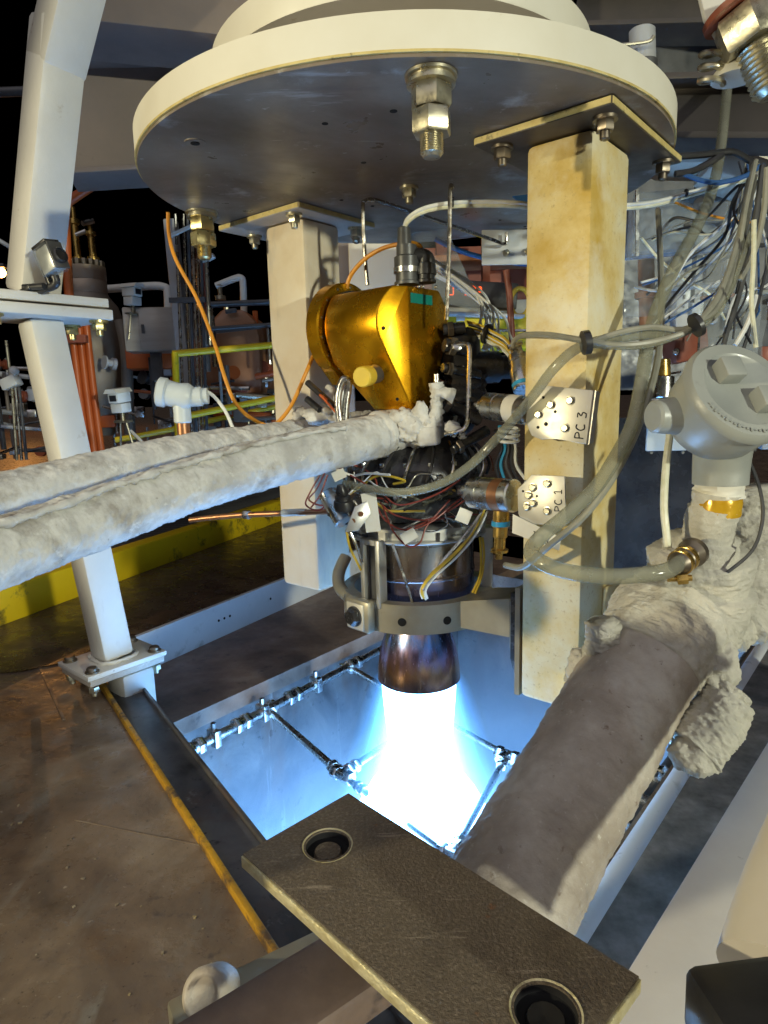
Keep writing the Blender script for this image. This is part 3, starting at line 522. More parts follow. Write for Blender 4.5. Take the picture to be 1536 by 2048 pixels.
obj('chamber', B().lathe(E(.37), ez, [(.07, 0), (.148, .012), (.152, .03), (.152, .075), (.1545, .078), (.1545, .083), (.152, .086), (.152, .165), (.158, .168), (.158, .178)], 64), 'heat_chamber', en)
# pocketed flange above the chamber
obj('flange', B().lathe(E(.548), ez, [(.150, 0), (.182, 0), (.185, .003), (.185, .007), (.168, .009), (.168, .028), (.185, .030), (.185, .037), (.180, .040), (.12, .040)], 64), 'alu', en)
for d in range(0, 360, 24):
    obj('flange_rib', ring_seg(.166, .1845, .5565, .5785, d - 3, d + 3, 3), 'alu', en)
# struts from flange to support ring
for d in (-128, -8, 112):
    t = V((-sin(radians(d)), cos(radians(d)), 0)); n_ = V((cos(radians(d)), sin(radians(d)), 0)); c = pol(.186, d, .475)
    b = B()
    for s_ in (-1, 1): b.box(c + t * .0235 * s_, (.013, .030, .170), t, n_, bev=.002)
    b.box(c + ez * .0785, (.034, .030, .013), t, n_); b.box(c - ez * .0785, (.034, .030, .013), t, n_)
    obj('strut', b, 'alu', en); obj('strut_web', B().box(c - n_ * .008, (.034, .006, .144), t, n_), 'dark_grey', en)
# film-wrapped wiring belt and injector dome
obj('manifold', B().lathe(E(.588), ez, [(.115, 0), (.124, .004), (.124, .055), (.142, .062), (.146, .075), (.146, .09), (.14, .10)], 56), 'black_metal', en)
obj('film_wrap', B().tube([pol(.139 + .006 * sin(d * .09), d, .622 + .006 * sin(d * .05)) for d in range(-190, 171, 12)], .030, 12, 2, wob=.007, wfreq=30), 'film', en)
obj('injector_dome', B().lathe(E(.685), ez, [(.17, 0), (.180, .008), (.182, .03), (.174, .05), (.158, .075), (.13, .10), (.095, .118), (.06, .13), (.06, .2)], 56), 'black_metal', en)
for d in range(0, 360, 20): obj('dome_bolt', B().hexn(pol(.171, d, .735), ez, .0075, .010), 'steel', en)
obj('collar', B().lathe(E(.80), ez, [(.10, 0), (.105, .004), (.105, .02), (.08, .024), (.08, .07)], 40), 'dark_grey', en)
obj('turbine_case', B().lathe(Fr(.02, .06, .86), e2, [(.075, -.05), (.085, -.045), (.085, .0), (.06, .01), (.06, .07), (.075, .075), (.075, .10)], 32), 'black_metal', en)
obj('turbine_band', B().lathe(Fr(.02, .06, .86), e2, [(.0875, -.035), (.0875, -.02)], 32), 'alu', en)
obj('motor', B().lathe(V((0.2584, 1.6800, 0.9678)), V((1, .25, 0)), [(.035, -.07), (.04, -.066), (.04, .04), (.03, .045), (.03, .08)], 24), 'black_metal', en)
obj('coil', B().lathe(V((0.1955, 1.6800, 1.0125)), ez, [(.05, -.045), (.056, -.04), (.056, .03), (.04, .05), (.02, .055)], 24), 'black', en)
obj('bellows', B().lathe(V((0.2113, 1.6600, 0.9006)), ez, [(.05 + (.006 if k % 2 else 0), -.05 + k * .011) for k in range(10)], 28), 'black_metal', en)
for p, q, rr in [(V((0.1526, 1.6200, 1.0563)), V((0.2069, 1.6200, 1.0608)), .014), (V((0.1520, 1.5800, 1.0181)), V((0.2161, 1.6000, 1.0064)), .017), (V((0.1479, 1.5800, 0.9662)), V((0.2431, 1.6200, 0.9477)), .012), (V((0.1394, 1.5600, 0.8904)), V((0.2371, 1.5800, 0.8403)), .016), (V((0.1659, 1.5400, 0.7731)), V((0.2552, 1.5800, 0.8159)), .013)]:
    d = (q - p).normalized(); vb_ = obj('valve_body', B().cyl(p, q, rr, n=14, ch=.002), 'black_metal', en); obj('nut', B().hexn(p + d * .012, d, rr * 1.35, rr), 'dark_bolt', vb_)
obj('port_cap', B().lathe(V((0.1798, 1.5450, 1.0113)), V((0, -1, .3)), [(.012, 0), (.012, .006), (.009, .008)], 16), 'steel', en)
for q in (V((0.1848, 1.5000, 0.8045)), V((0.2746, 1.5200, 0.8068)), V((0.1303, 1.4800, 0.7101))): bolt(en, q, V((-.1, -.3, 1)), .008, 'steel', stud=False)

# ================================================================== support ring under the chamber
sr = thing('support_ring', E(.33), 'olive aluminium support ring clamped round the engine chamber', 'ring')
obj('band', ring_seg(.170, .200, .330, .404, -205, 25, 60), 'alu_olive', sr)
obj('rear_band', ring_seg(.170, .200, .330, .404, 25, 155, 40), 'alu_olive', sr)
obj('ear', B().box(pol(.212, -135, .370), (.085, .030, .085), V((-sin(radians(-135)), cos(radians(-135)), 0)), V((cos(radians(-135)), sin(radians(-135)), 0)), bev=.012), 'alu_olive', sr)
n_ = V((cos(radians(-135)), sin(radians(-135)), 0))
pd = obj('ear_plate', B().box(pol(.2295, -135, .370), (.058, .006, .066), ez.cross(n_), n_, bev=.002), 'alu_plate', sr)
obj('ear_bolt', B().lathe(pol(.2328, -135, .370), n_, [(.024, 0), (.024, .012), (.018, .018)], 6, .2), 'black_metal', sr)
obj('ear_rim', B().lathe(pol(.2326, -135, .370), n_, [(.026, 0), (.026, .002)], 24), 'dark_grey', sr)
for d in (-104, -72):
    n_ = V((cos(radians(d)), sin(radians(d)), 0)); q = pol(.2005, d, .362)
    obj('bolt_hole', B().cyl(q - n_ * .002, q + n_ * .0006, .0105, n=18), 'hole', sr)
obj('hook_arm', B().tube([pol(.19, -165, .385), pol(.21, -178, .40), pol(.215, 172, .43), pol(.205, 162, .465)], .017, 10, 6), 'alu_olive', sr)
obj('link', B().add([Fr(.165, -.075, .337), Fr(.165, .075, .337), Fr(.311, .055, .335), Fr(.311, -.055, .335), Fr(.165, -.075, .400), Fr(.165, .075, .400), Fr(.311, .055, .430), Fr(.311, -.055, .430)], [(0, 1, 2, 3), (7, 6, 5, 4), (0, 4, 5, 1), (1, 5, 6, 2), (2, 6, 7, 3), (3, 7, 4, 0)]), 'alu_olive', sr)

# ================================================================== gold housing
gh = thing('gold_housing', Fr(-.02, -.02, .86), 'shiny gold anodised actuator housing above the injector', 'actuator')
GO = V((-.086, 1.730, 1.070)); GR = .108
prof = []
for k in range(49):
    a = radians(205) - radians(230) * k / 48     # over the top from lower left to lower right
    s_, z_ = GR * cos(a), GR * sin(a)
    prof.append((s_, min(z_, .080)))
prof += [(.034, -.200), (-.034, -.200)]
bm = bmesh.new(); n = len(prof)
va = [bm.verts.new(GO + e1 * .030 + e2 * s_ + ez * z_) for s_, z_ in prof]; vb = [bm.verts.new(GO + e1 * .50 + e2 * s_ + ez * z_) for s_, z_ in prof]
bm.faces.new(va[::-1]); bm.faces.new(vb)
for i in range(n): bm.faces.new((va[i], va[(i + 1) % n], vb[(i + 1) % n], vb[i]))
bmesh.ops.remove_doubles(bm, verts=bm.verts, dist=1e-5)
EP = V((.066, 1.548, 1.0))
for nrm in (V((.33, -.944, 0)), V((.72, -.69, 0))):
    r_ = bmesh.ops.bisect_plane(bm, geom=bm.verts[:] + bm.edges[:] + bm.faces[:], plane_co=EP, plane_no=nrm, clear_outer=True)
    ed = [x for x in r_['geom_cut'] if isinstance(x, bmesh.types.BMEdge)]
    bmesh.ops.holes_fill(bm, edges=ed, sides=0)
r_ = bmesh.ops.bisect_plane(bm, geom=bm.verts[:] + bm.edges[:] + bm.faces[:], plane_co=GO + e1 * .032 - ez * .085, plane_no=-e1 * .80 - ez * .60, clear_outer=True)
bmesh.ops.holes_fill(bm, edges=[x for x in r_['geom_cut'] if isinstance(x, bmesh.types.BMEdge)], sides=0)
sharp = [e for e in bm.edges if len(e.link_faces) == 2 and e.calc_face_angle(0) > radians(28)]
bmesh.ops.bevel(bm, geom=sharp, offset=.0035, segments=2, profile=.5, affect='EDGES')
obj('body', B().addbm(bm), 'gold', gh, smooth=40)
obj('groove', B().lathe(GO, e1, [(GR - .012, .018), (GR - .012, .032)], 56), 'black_metal', gh)
fl_ = obj('end_flange', B().lathe(GO, e1, [(GR + .006, -.028), (GR + .010, -.024), (GR + .010, .012), (GR + .006, .016)], 64), 'gold', gh)
for k in range(14):
    a = 2 * pi * k / 14 + .2; q = GO + e1 * .016 + (e2 * cos(a) + ez * sin(a)) * (GR - .002); obj('screw', B().cyl(q, q + e1 * .003, .0035, n=8), 'steel', fl_)
fo_ = [GO + e1 * -.028 + e2 * s_ + ez * z_ for s_, z_ in ((-.085, -.075), (.085, -.075), (.028, -.135), (-.028, -.135))]
obj('flange_foot', B().add(fo_ + [p + e1 * .040 for p in fo_], [(0, 1, 2, 3), (7, 6, 5, 4), (0, 4, 5, 1), (1, 5, 6, 2), (2, 6, 7, 3), (3, 7, 4, 0)]), 'gold', gh)
nR = V((.72, -.69, 0)).normalized(); tR = ez.cross(nR)
obj('green_label', B().box(EP + tR * .050 + ez * .124 + nR * .0006, (.078, .022, .0008), tR, ez), 'green_tape', gh)
nL = V((.33, -.944, 0)).normalized(); tL = ez.cross(nL)
obj('plug', B().cyl(EP - tL * .060 + ez * .055, EP - tL * .060 + ez * .055 + nL * .001, .0045, n=12), 'hole', gh)
obj('bottom_screw', B().cyl(EP - tL * .03 - ez * .105, EP - tL * .03 - ez * .105 + nL * .001, .004, n=10), 'hole', gh)
q = V((-0.0321, 1.5300, 0.9495)); d = V((-.45, -.88, -.12)).normalized()
cp = obj('stub', B().cyl(q - d * -.0, q + d * -.05, .022, n=20), 'dark_grey', gh); obj('yellow_cap', B().lathe(q - d * .012, d, [(.0215, 0), (.0235, .003), (.0235, .034), (.021, .037)], 24), 'yellow_cap', gh)
# connectors on top with their boots
def conn(p, r, h, mat, name='connector'):
    c = obj(name, B().lathe(p, ez, [(r * 1.15, 0), (r * 1.15, .006), (r, .008), (r, h * .4), (r * 1.12, h * .42), (r * 1.12, h * .7), (r * .9, h * .74), (r * .9, h)], 24), mat, gh)
    obj('lock_ring', B().lathe(p + ez * h * .3, ez, [(r * 1.18, 0), (r * 1.18, .012)], 24), 'steel' if mat == 'dark_grey' else 'black', c)
    return c
T1 = V((0.0681, 1.6000, 1.1591)); T2 = V((0.1129, 1.6000, 1.1624))
conn(T1, .026, .088, 'dark_grey'); conn(T2, .021, .060, 'black')
obj('boot', B().cyl(V((0.0635, 1.6000, 1.2207)), V((0.0637, 1.6000, 1.2869)), .0185, .015, n=18, ch=.002), 'dark_grey', gh)
obj('elbow_boot', B().tube([V((0.1170, 1.6000, 1.1971)), V((0.1149, 1.6000, 1.2172)), V((0.0951, 1.6000, 1.2233)), V((0.0786, 1.6000, 1.2170))], .018, 12, 5), 'black', gh)
for q in (V((0.0455, 1.5900, 1.1569)), V((0.0945, 1.5700, 1.1502)), V((0.1038, 1.5700, 1.1500)), V((0.1338, 1.5700, 1.1481))): obj('top_screw', B().ball(q, .004, 8, 6), 'steel', gh)

# ================================================================== pressure transducers on their plates
def plate_unit(name, label, o, X, Y, poly, t, bolts, holes, mat='alu_plate'):
    r = thing(name, o, label, 'bracket'); X = V(X).normalized(); Y = V(Y); Y = (Y - X * Y.dot(X)).normalized(); Z = X.cross(Y)
    obj('plate', B().prism(poly, V(o) - Z * t, X, Y, t, bev=.0012), mat, r)
    for a, b_ in bolts: rbolt(r, V(o) + X * a + Y * b_, Z, .0072, 'galv')
    for a, b_, rr in holes: obj('hole', B().cyl(V(o) + X * a + Y * b_ - Z * .001, V(o) + X * a + Y * b_ + Z * .0006, rr, n=12), 'hole', r)
    return r, X, Y, Z
# upper plate: pixel frame about (1118, 825)
o = V((0.3515, 1.3000, 0.8606)); X = V((0.4001, 1.2650, 0.8544)) - V((0.3019, 1.3350, 0.8650)); Y = V((.0, .05, 1))
p3, X, Y, Z = plate_unit('sensor_plate', 'aluminium sensor plate marked PC 3 on the right column', o, X, Y,
    [(-.068, .028), (-.046, .052), (.062, .048), (.062, -.056), (.0, -.050), (-.03, -.056), (-.052, -.050), (-.068, -.022)], .005,
    [(-.042, -.006), (-.018, .015), (.020, .026), (.016, -.028)], [(-.036, .028, .003), (-.008, .002, .003), (-.024, -.024, .0042), (-.040, -.032, .003)])
obj('return_flange', B().prism([(0, -.056), (.026, -.052), (.026, .044), (0, .048)], o + X * .062 - Z * .005, -Z, Y, .004), 'alu_plate', p3)
k = B(); q = o + X * .047 + Z * .0006; Xt, Yt = Y, -X         # handwriting runs up the plate
def letters(kb, txt, o, X, Y, h):
    G = {'P': [[(0, 0), (0, 1)], [(0, 1), (.5, .92), (.55, .62), (.05, .48)]], 'C': [[(.6, .9), (.25, .95), (.0, .5), (.2, .05), (.65, .1)]],
         '3': [[(0, .95), (.5, .92), (.2, .58), (.55, .40), (.45, .05), (0, .05)]], '1': [[(.05, .8), (.3, 1), (.3, 0)], [(.05, 0), (.55, 0)]], '-': [[(0, .5), (.4, .5)]],
         'I': [[(.2, 0), (.25, 1)]], 'n': [[(0, 0), (.05, .6)], [(.05, .4), (.3, .6), (.4, .0)]], 'l': [[(.1, 0), (.15, 1)]], 'e': [[(.0, .3), (.4, .35), (.25, .6), (.0, .3), (.15, .0), (.45, .1)]], 't': [[(.2, 1), (.2, .05), (.4, .0)], [(0, .65), (.4, .7)]], ' ': []}
    x = 0
    for ch in txt:
        for stt in G[ch]: kb.stroke([((x + a) * h, b_ * h) for a, b_ in stt], o, X, Y, h * .07)
        x += .85 if ch != ' ' else .5
    return kb
obj('handwriting', letters(B(), 'PC 3', o + X * .055 - Y * .045 + Z * .0004, Y, -X, .018), 'ink', p3)
# lower plate
o = V((0.3242, 1.3100, 0.6853)); X = V((0.3652, 1.2850, 0.6851)) - V((0.2857, 1.3450, 0.6787)); Y = V((0, .05, 1))
p1, X, Y, Z = plate_unit('sensor_plate', 'aluminium sensor plate marked PC 1 below the other plate', o, X, Y,
    [(-.055, .022), (-.022, .052), (.048, .048), (.048, -.052), (-.045, -.050), (-.055, -.03)], .005,
    [(-.030, .010), (-.020, .026), (.012, .034), (-.020, -.006), (.010, -.022), (-.034, -.014)], [(-.012, .008, .0025), (-.042, .018, .0025)])
obj('handwriting', letters(B(), 'PC 1', o + X * .041 - Y * .022 + Z * .0004, Y, -X, .0155), 'ink', p1)
tg = obj('paper_tag', B().prism([(-.065, -.030), (.040, -.075), (.034, -.102), (-.068, -.070)], o + Z * .004 + X * .0, X, Y, .0006), 'paper', None, 'folded paper tag with writing hanging below the PC 1 plate', 'tag')
obj('handwriting', letters(B(), '- PC 1', o + Z * .0055 + X * .030 - Y * .085, (-X + Y * .42).normalized(), (-Y - X * .42).normalized(), .013), 'ink', tg)
def transducer(label, q0, q1, r, bands):
    q0, q1 = V(q0), V(q1); d = q1 - q0; L = d.length; d.normalize()
    t = thing('pressure_transducer', q0, label, 'transducer', 'pressure transducers on the right column')
    obj('body', B().lathe(q0, d, [(r * .8, 0), (r, .004), (r, L * .28), (r * .97, L * .285), (r * .97, L * .30), (r, L * .305), (r, L - .003), (r * .9, L)], 32), 'steel', t)
    for a, b_, mt in bands: obj('band', B().lathe(q0 + d * L * a, d, [(r * 1.012, 0), (r * 1.012, L * (b_ - a))], 32), mt, t)
    obj('neck', B().lathe(q0, -d, [(r * .35, -.002), (r * .35, .010), (r * .5, .011), (r * .5, .022), (r * .25, .023), (r * .25, .04)], 12), 'steel', t)
    return t
t3 = transducer('brass tinted pressure transducer beside the PC 3 plate', V((0.2373, 1.4700, 0.8750)), V((0.3097, 1.3600, 0.8643)), .030, [(.55, .8, 'paper')])
obj('socket', B().lathe(V((0.3066, 1.4200, 0.9078)), V((0.3010, 1.4700, 0.9951)) - V((0.3066, 1.4200, 0.9078)), [(.022, 0), (.022, .012), (.0225, .013), (.0225, .05), (.019, .052), (.019, .07), (.021, .072), (.021, .085), (.014, .09), (.012, .11)], 24), 'steel', t3)
obj('blue_ring', B().lathe(V((0.3066, 1.4200, 0.9099)), V((0.3010, 1.4700, 0.9951)) - V((0.3066, 1.4200, 0.9078)), [(.0232, .005), (.0232, .013)], 24), 'blue_tape', t3)
obj('clamp', B().box(V((0.2955, 1.4600, 1.0052)), (.035, .012, .010), V((1, .2, .3)), V((0, 1, 0)), bev=.002), 'steel', t3)
t1 = transducer('silver pressure transducer beside the PC 1 plate', V((0.2020, 1.4600, 0.6822)), V((0.2802, 1.3700, 0.6856)), .036, [(.58, .80, 'copper')])
obj('socket', B().lathe(V((0.2571, 1.4000, 0.6508)), V((-.05, 0, -1)), [(.018, 0), (.018, .022), (.0195, .023), (.0195, .036), (.016, .038), (.016, .060), (.013, .062), (.013, .085), (.020, .088), (.020, .094), (.008, .096), (.008, .11)], 24), 'brass', t1)
obj('blue_ring', B().lathe(V((0.2571, 1.4000, 0.6508)), V((-.05, 0, -1)), [(.0202, .024), (.0202, .035)], 24), 'blue_tape', t1)
# left sensor block
ls = thing('sensor_block', V((-0.0799, 1.5000, 0.6305)), 'dark sensor with ribbed cap bolted left of the chamber', 'sensor')
obj('body', B().cyl(V((-0.1322, 1.5200, 0.6823)), V((-0.0910, 1.4800, 0.6167)), .024, n=20, ch=.003), 'steel', ls)
obj('plate', B().prism([(-.03, -.025), (.0, -.03), (.035, .0), (.03, .03), (.0, .025)], V((-0.0634, 1.4400, 0.6352)), V((1, .2, .2)), V((-.1, .1, 1)), .006, bev=.001), 'alu', ls)
for q in (V((-0.0701, 1.4340, 0.6285)), V((-0.0516, 1.4340, 0.6440))): obj('hole', B().cyl(q, q + V((0, -.002, 0)), .006, n=12), 'copper', ls)
obj('cap', B().lathe(V((-0.0907, 1.4600, 0.6588)), V((-.1, -.1, 1)), [(.022, -.01), (.024, .0), (.022, .012), (.018, .014), (.018, .024), (.013, .026), (.015, .034), (.008, .05)], 20), 'black', ls)
obj('bracket_arm', B().box(V((-0.1035, 1.5000, 0.6252)), (.06, .03, .012), V((1, .1, -.55)), V((0, 1, .1)), bev=.002), 'black_metal', ls)
pr_ = thing('igniter_probe', V((-0.1973, 1.6000, 0.6231)), 'thin copper coloured probe rod with white sleeve reaching in from the left', 'probe')
obj('rod', B().tube([V((-0.5312, 1.7500, 0.5833)), V((-0.3824, 1.7000, 0.6023)), V((-0.0961, 1.5800, 0.6265))], .0075, 10, 2), 'copper', pr_)
obj('sleeve', B().cyl(V((-0.2618, 1.6520, 0.6130)), V((-0.1980, 1.6260, 0.6186)), .0095, n=14), 'white_box', pr_); obj('nut', B().hexn(V((-0.3724, 1.6970, 0.6039)), V((1, -.3, 0)), .012, .02), 'steel', pr_)

# ---- wires on the engine
def wires(parent, name, runs, mat, r=.0022):
    for q in runs: obj(name, B().tube(q, r, 6, 6), mat, parent)
hw = thing('wire_harness', E(.60), 'bundle of yellow, white and braided wires dangling beside the chamber', 'wires')
for k in range(5):
    j = k * 4
    obj('wire', B().tube([(0.2344, 1.5000, 0.6340), (0.2060, 1.4900, 0.5830), (0.1560, 1.4650, 0.5363), (0.1045, 1.4500, 0.4964), (0.0820, 1.4500, 0.4587), (0.0884, 1.4650, 0.4346)] if k == 0 else [V(p) + V((.004 * (k - 2), -.003 * (k % 3), .004 * ((k * 7) % 3 - 1))) for p in [(0.2344, 1.5000, 0.6317), (0.2059, 1.4900, 0.5794), (0.1600, 1.4700, 0.5326), (0.1095, 1.4550, 0.4925), (0.0847, 1.4550, 0.4596), (0.0888, 1.4700, 0.4330)]], .0026, 6, 6), ['yellow_wire', 'white_cable', 'yellow_wire', 'cream_cable', 'white_cable'][k], hw)
def braid(p, r): return B().tube(p, [r * (1 + .14 * (i % 2)) for i in range(80)], 8, 14)
obj('braided_hose', braid([(0.2426, 1.5000, 0.6457), (0.1877, 1.4850, 0.5786), (0.1264, 1.4600, 0.5146), (0.0844, 1.4500, 0.4587)], .0038), 'steel', hw)
obj('braided_hose', braid([(0.0181, 1.5050, 0.5546), (0.0351, 1.5150, 0.5026), (0.0488, 1.5200, 0.4573), (0.0640, 1.5300, 0.4032)], .0036), 'steel', hw)
obj('braided_hose', braid([(-0.0856, 1.5200, 0.5967), (-0.0691, 1.5200, 0.5535), (-0.0565, 1.5300, 0.5074)], .0036), 'steel', hw)
wires(hw, 'wire', [[(-0.0906, 1.5200, 0.5908), (-0.0831, 1.5100, 0.5501), (-0.0595, 1.5300, 0.4888)], [(0.2400, 1.6000, 0.5463), (0.2395, 1.5800, 0.5059), (0.2355, 1.5700, 0.4571), (0.2167, 1.5700, 0.4122)], [(0.2463, 1.6000, 0.5461), (0.2470, 1.5800, 0.5057), (0.2405, 1.5700, 0.4570), (0.2230, 1.5700, 0.4095)]], 'yellow_wire', .003)
rw = thing('sensor_wires', E(.62), 'tangle of dark red sensor wires looping round the engine flange', 'wires')
wires(rw, 'wire', [[(-0.1510, 1.5500, 0.7208), (-0.1769, 1.5500, 0.6791), (-0.1891, 1.5600, 0.6472), (-0.1546, 1.5500, 0.6357), (-0.1214, 1.5300, 0.6745)], [(-0.1388, 1.5500, 0.7265), (-0.1611, 1.5400, 0.6862), (-0.1801, 1.5500, 0.6609), (-0.1411, 1.5400, 0.6493), (-0.1009, 1.5000, 0.6961)], [(-0.1322, 1.5400, 0.7215), (-0.1521, 1.5400, 0.6738), (-0.1761, 1.5500, 0.6424)],
    [(-0.0226, 1.5000, 0.6646), (0.0018, 1.4900, 0.6183), (0.0477, 1.4800, 0.5953), (0.1060, 1.4800, 0.6115), (0.1607, 1.5000, 0.6479), (0.2044, 1.5200, 0.6734)], [(-0.0088, 1.5000, 0.6583), (0.0254, 1.4900, 0.6295), (0.0945, 1.4800, 0.6177), (0.1547, 1.5000, 0.6362), (0.1900, 1.5000, 0.6589)], [(-0.0031, 1.5000, 0.6522), (0.0186, 1.4800, 0.5961), (0.0524, 1.4700, 0.5593), (0.0815, 1.4700, 0.5669), (0.1001, 1.4800, 0.6057), (0.1549, 1.5000, 0.6599)], [(-0.0766, 1.5000, 0.7247), (-0.0080, 1.4700, 0.6863), (0.0368, 1.4600, 0.6578), (0.1176, 1.4700, 0.6772), (0.1785, 1.5000, 0.7063)]], 'red_wire', .0021)
for nm, q, sz, a in (('tag', V((-0.0295, 1.4500, 0.6440)), (.034, .0008, .090), .1), ('tag', V((0.0558, 1.4550, 0.5862)), (.036, .0008, .026), .5), ('tag', V((0.1818, 1.4550, 0.6294)), (.032, .0008, .032), -.4), ('tag', V((-0.1000, 1.4700, 0.7289)), (.03, .0008, .022), .4)):
    obj(nm, B().box(q, sz, V((cos(a), 0.05, sin(a))), V((0, 1, 0)), bev=0), 'paper', rw)
obj('handwriting', letters(B(), 'Inlet', V((-0.0537, 1.4600, 0.6033)), V((1, 0, -.1)), V((0, 0, 1)), .012), 'ink', en)
random.seed(31)
for k_ in range(26):                                             # loose leads and flex lines hugging the dome and flange
    d0 = random.uniform(-190, 0); n_ = random.randint(4, 6); z0_ = random.uniform(.585, .73); r0_ = .150 + (.035 if .66 < z0_ < .74 else .012) + random.uniform(0, .02)
    pp = [pol(r0_ + random.uniform(-.006, .016), d0 + i_ * random.uniform(9, 17), z0_ + random.uniform(-.03, .03)) for i_ in range(n_)]
    obj('lead', B().tube(pp, random.choice((.0016, .0022, .003)), 6, 6), random.choice(('red_wire', 'black', 'dark_grey', 'white_cable', 'yellow_wire', 'steel', 'red_wire', 'vinyl')), rw)
for k_ in range(16):                                             # fittings round the manifold
    d0 = -185 + k_ * 12.5; q = pol(.146, d0, .655 + .012 * (k_ % 3)); n_ = V((cos(radians(d0)), sin(radians(d0)), .25))
    obj('fitting', B().hexn(q, n_, .008 + .002 * (k_ % 2), .012).lathe(q + n_.normalized() * .012, n_, [(.005, 0), (.005, .014), (.003, .015)], 10), ('steel', 'brass', 'alu')[k_ % 3], en)
for k_ in range(10):
    d0 = -170 + k_ * 17; obj('dome_tube', B().tube([pol(.186, d0, .70), pol(.192, d0 + 3, .73), pol(.170, d0 + 7, .765), pol(.14, d0 + 12, .79)], .004, 8, 5), 'black_metal' if k_ % 2 else 'stainless_tube', en)
# thin stainless tubes
cable('sense_tube', [(-0.0267, 1.7200, 1.1810), (-0.0317, 1.7200, 1.2651), (-0.0325, 1.7200, 1.3593), (-0.0272, 1.7400, 1.3857), (0.0106, 1.7800, 1.3948), (0.1579, 1.8600, 1.3667), (0.3260, 1.9800, 1.3414), (0.3738, 2.0200, 1.3354), (0.3811, 2.0200, 1.3463), (0.3810, 2.0200, 1.3672)], .005, 'stainless_tube', 'bent stainless tube rising left of the gold housing under the plate', 'tube')
cable('sense_tube', [(0.1524, 1.5200, 1.0683), (0.1566, 1.5200, 1.1545), (0.1607, 1.5200, 1.2494), (0.1637, 1.5200, 1.3443), (0.1692, 1.5300, 1.3512)], .0048, 'stainless_tube', 'straight stainless tube rising right of the gold housing', 'tube')
cable('sense_tube', [(0.1688, 1.5500, 1.0153), (0.1953, 1.5300, 1.0154), (0.2042, 1.5200, 1.0011), (0.2015, 1.5100, 0.9339), (0.1976, 1.5000, 0.8554), (0.1907, 1.5000, 0.8272), (0.1734, 1.5000, 0.8174), (0.1466, 1.5200, 0.8124)], .0055, 'stainless_tube', 'short bent stainless tube beside the black valve bodies', 'tube')
cable('sense_tube', [(0.3945, 1.9000, 1.4481), (0.4616, 1.9500, 1.4217), (0.5321, 2.0000, 1.3929)], .004, 'dark_grey', 'dark thin tube under the thrust plate near the right column', 'tube')

# ================================================================== frosted feed lines
fh = thing('feed_line', V((-0.2395, 1.3800, 0.7699)), 'thick frost covered white feed line in front leading to the engine', 'pipe')
obj('hose', B().tube([(0.0320, 1.6000, 0.8146), (0.0049, 1.5800, 0.8128), (-0.0972, 1.5000, 0.7947), (-0.2395, 1.3800, 0.7699), (-0.3600, 1.2700, 0.7445), (-0.4597, 1.1400, 0.7175), (-0.5351, 1.0200, 0.6970), (-0.5882, 0.9200, 0.6826), (-0.6276, 0.8400, 0.6731)], .0525, 80, 56, wob=.003, wfreq=24, fuzz=.0016), 'frost', fh)
obj('hose_seam', B().tube([(-0.0819, 1.4600, 0.8372), (-0.2309, 1.3450, 0.8175), (-0.3468, 1.2350, 0.7928), (-0.4413, 1.1050, 0.7673), (-0.5120, 0.9850, 0.7446), (-0.5633, 0.8900, 0.7326)], .006, 8, 16, wob=.006, wfreq=60), 'frost', fh)
obj('collar', B().lathe(V((-0.0047, 1.5700, 0.8124)), V((0.0446, 1.6100, 0.8174)) - V((-0.0047, 1.5700, 0.8124)), [(.048, -.012), (.057, -.006), (.057, .012), (.050, .018), (.050, .03), (.055, .034), (.055, .058), (.042, .062)], 28), 'frost', fh)
bh = obj('feed_line', B().tube([(-0.0256, 1.8000, 0.8151), (-0.1414, 1.7800, 0.8056), (-0.2629, 1.6800, 0.7925), (-0.4103, 1.5500, 0.7814), (-0.5565, 1.4000, 0.7600), (-0.7151, 1.2000, 0.7273), (-0.7653, 1.0800, 0.7162)], .052, 72, 56, wob=.003, wfreq=24, seed=5, fuzz=.0016), 'frost', None, 'second frost covered white feed line lying behind the front one', 'pipe')
fv = thing('frosted_valve', V((0.0787, 1.5500, 0.8337)), 'lumpy frost covered valve joining the feed line to the engine', 'valve')
obj('body', B().ball(V((0.0732, 1.5600, 0.8275)), .045, 64, 40, (1.15, .9, .95), .016, 28, fuzz=.002).tube([V((0.0438, 1.5800, 0.8190)), V((0.1370, 1.5400, 0.8326))], .034, 20, 8, wob=.008, wfreq=36), 'frost', fv)
obj('top_flange', B().ball(V((0.0506, 1.5500, 0.8462)), .022, 18, 12, (1.1, 1, 1.1), .016, 50).ball(V((0.0961, 1.5400, 0.8511)), .024, 18, 12, (1, 1, 1.2), .016, 50, 3), 'frost', fv)
obj('stem', B().tube([V((0.1221, 1.5300, 0.8334)), V((0.1272, 1.5300, 0.8679)), V((0.1299, 1.5300, 0.9022)), V((0.1279, 1.5300, 0.9307))], [.017, .012], 14, 8, wob=.010, wfreq=60), 'frost', fv)
obj('elbow', B().tube([V((0.1275, 1.5300, 0.9000)), V((0.1475, 1.5200, 0.9040)), V((0.1682, 1.5200, 0.8989))], .015, 12, 6, wob=.010, wfreq=60), 'frost', fv)
obj('tip', B().cyl(V((0.1290, 1.5300, 0.9250)), V((0.1293, 1.5300, 0.9499)), .007, n=10), 'steel', fv)
obj('lower_block', B().box(V((0.1100, 1.5300, 0.8081)), (.05, .04, .045), V((1, -.3, .1)), V((.3, 1, 0)), bev=.008).ball(V((0.1652, 1.5300, 0.8230)), .018, 14, 10, wob=.01, freq=60), 'frost', fv)
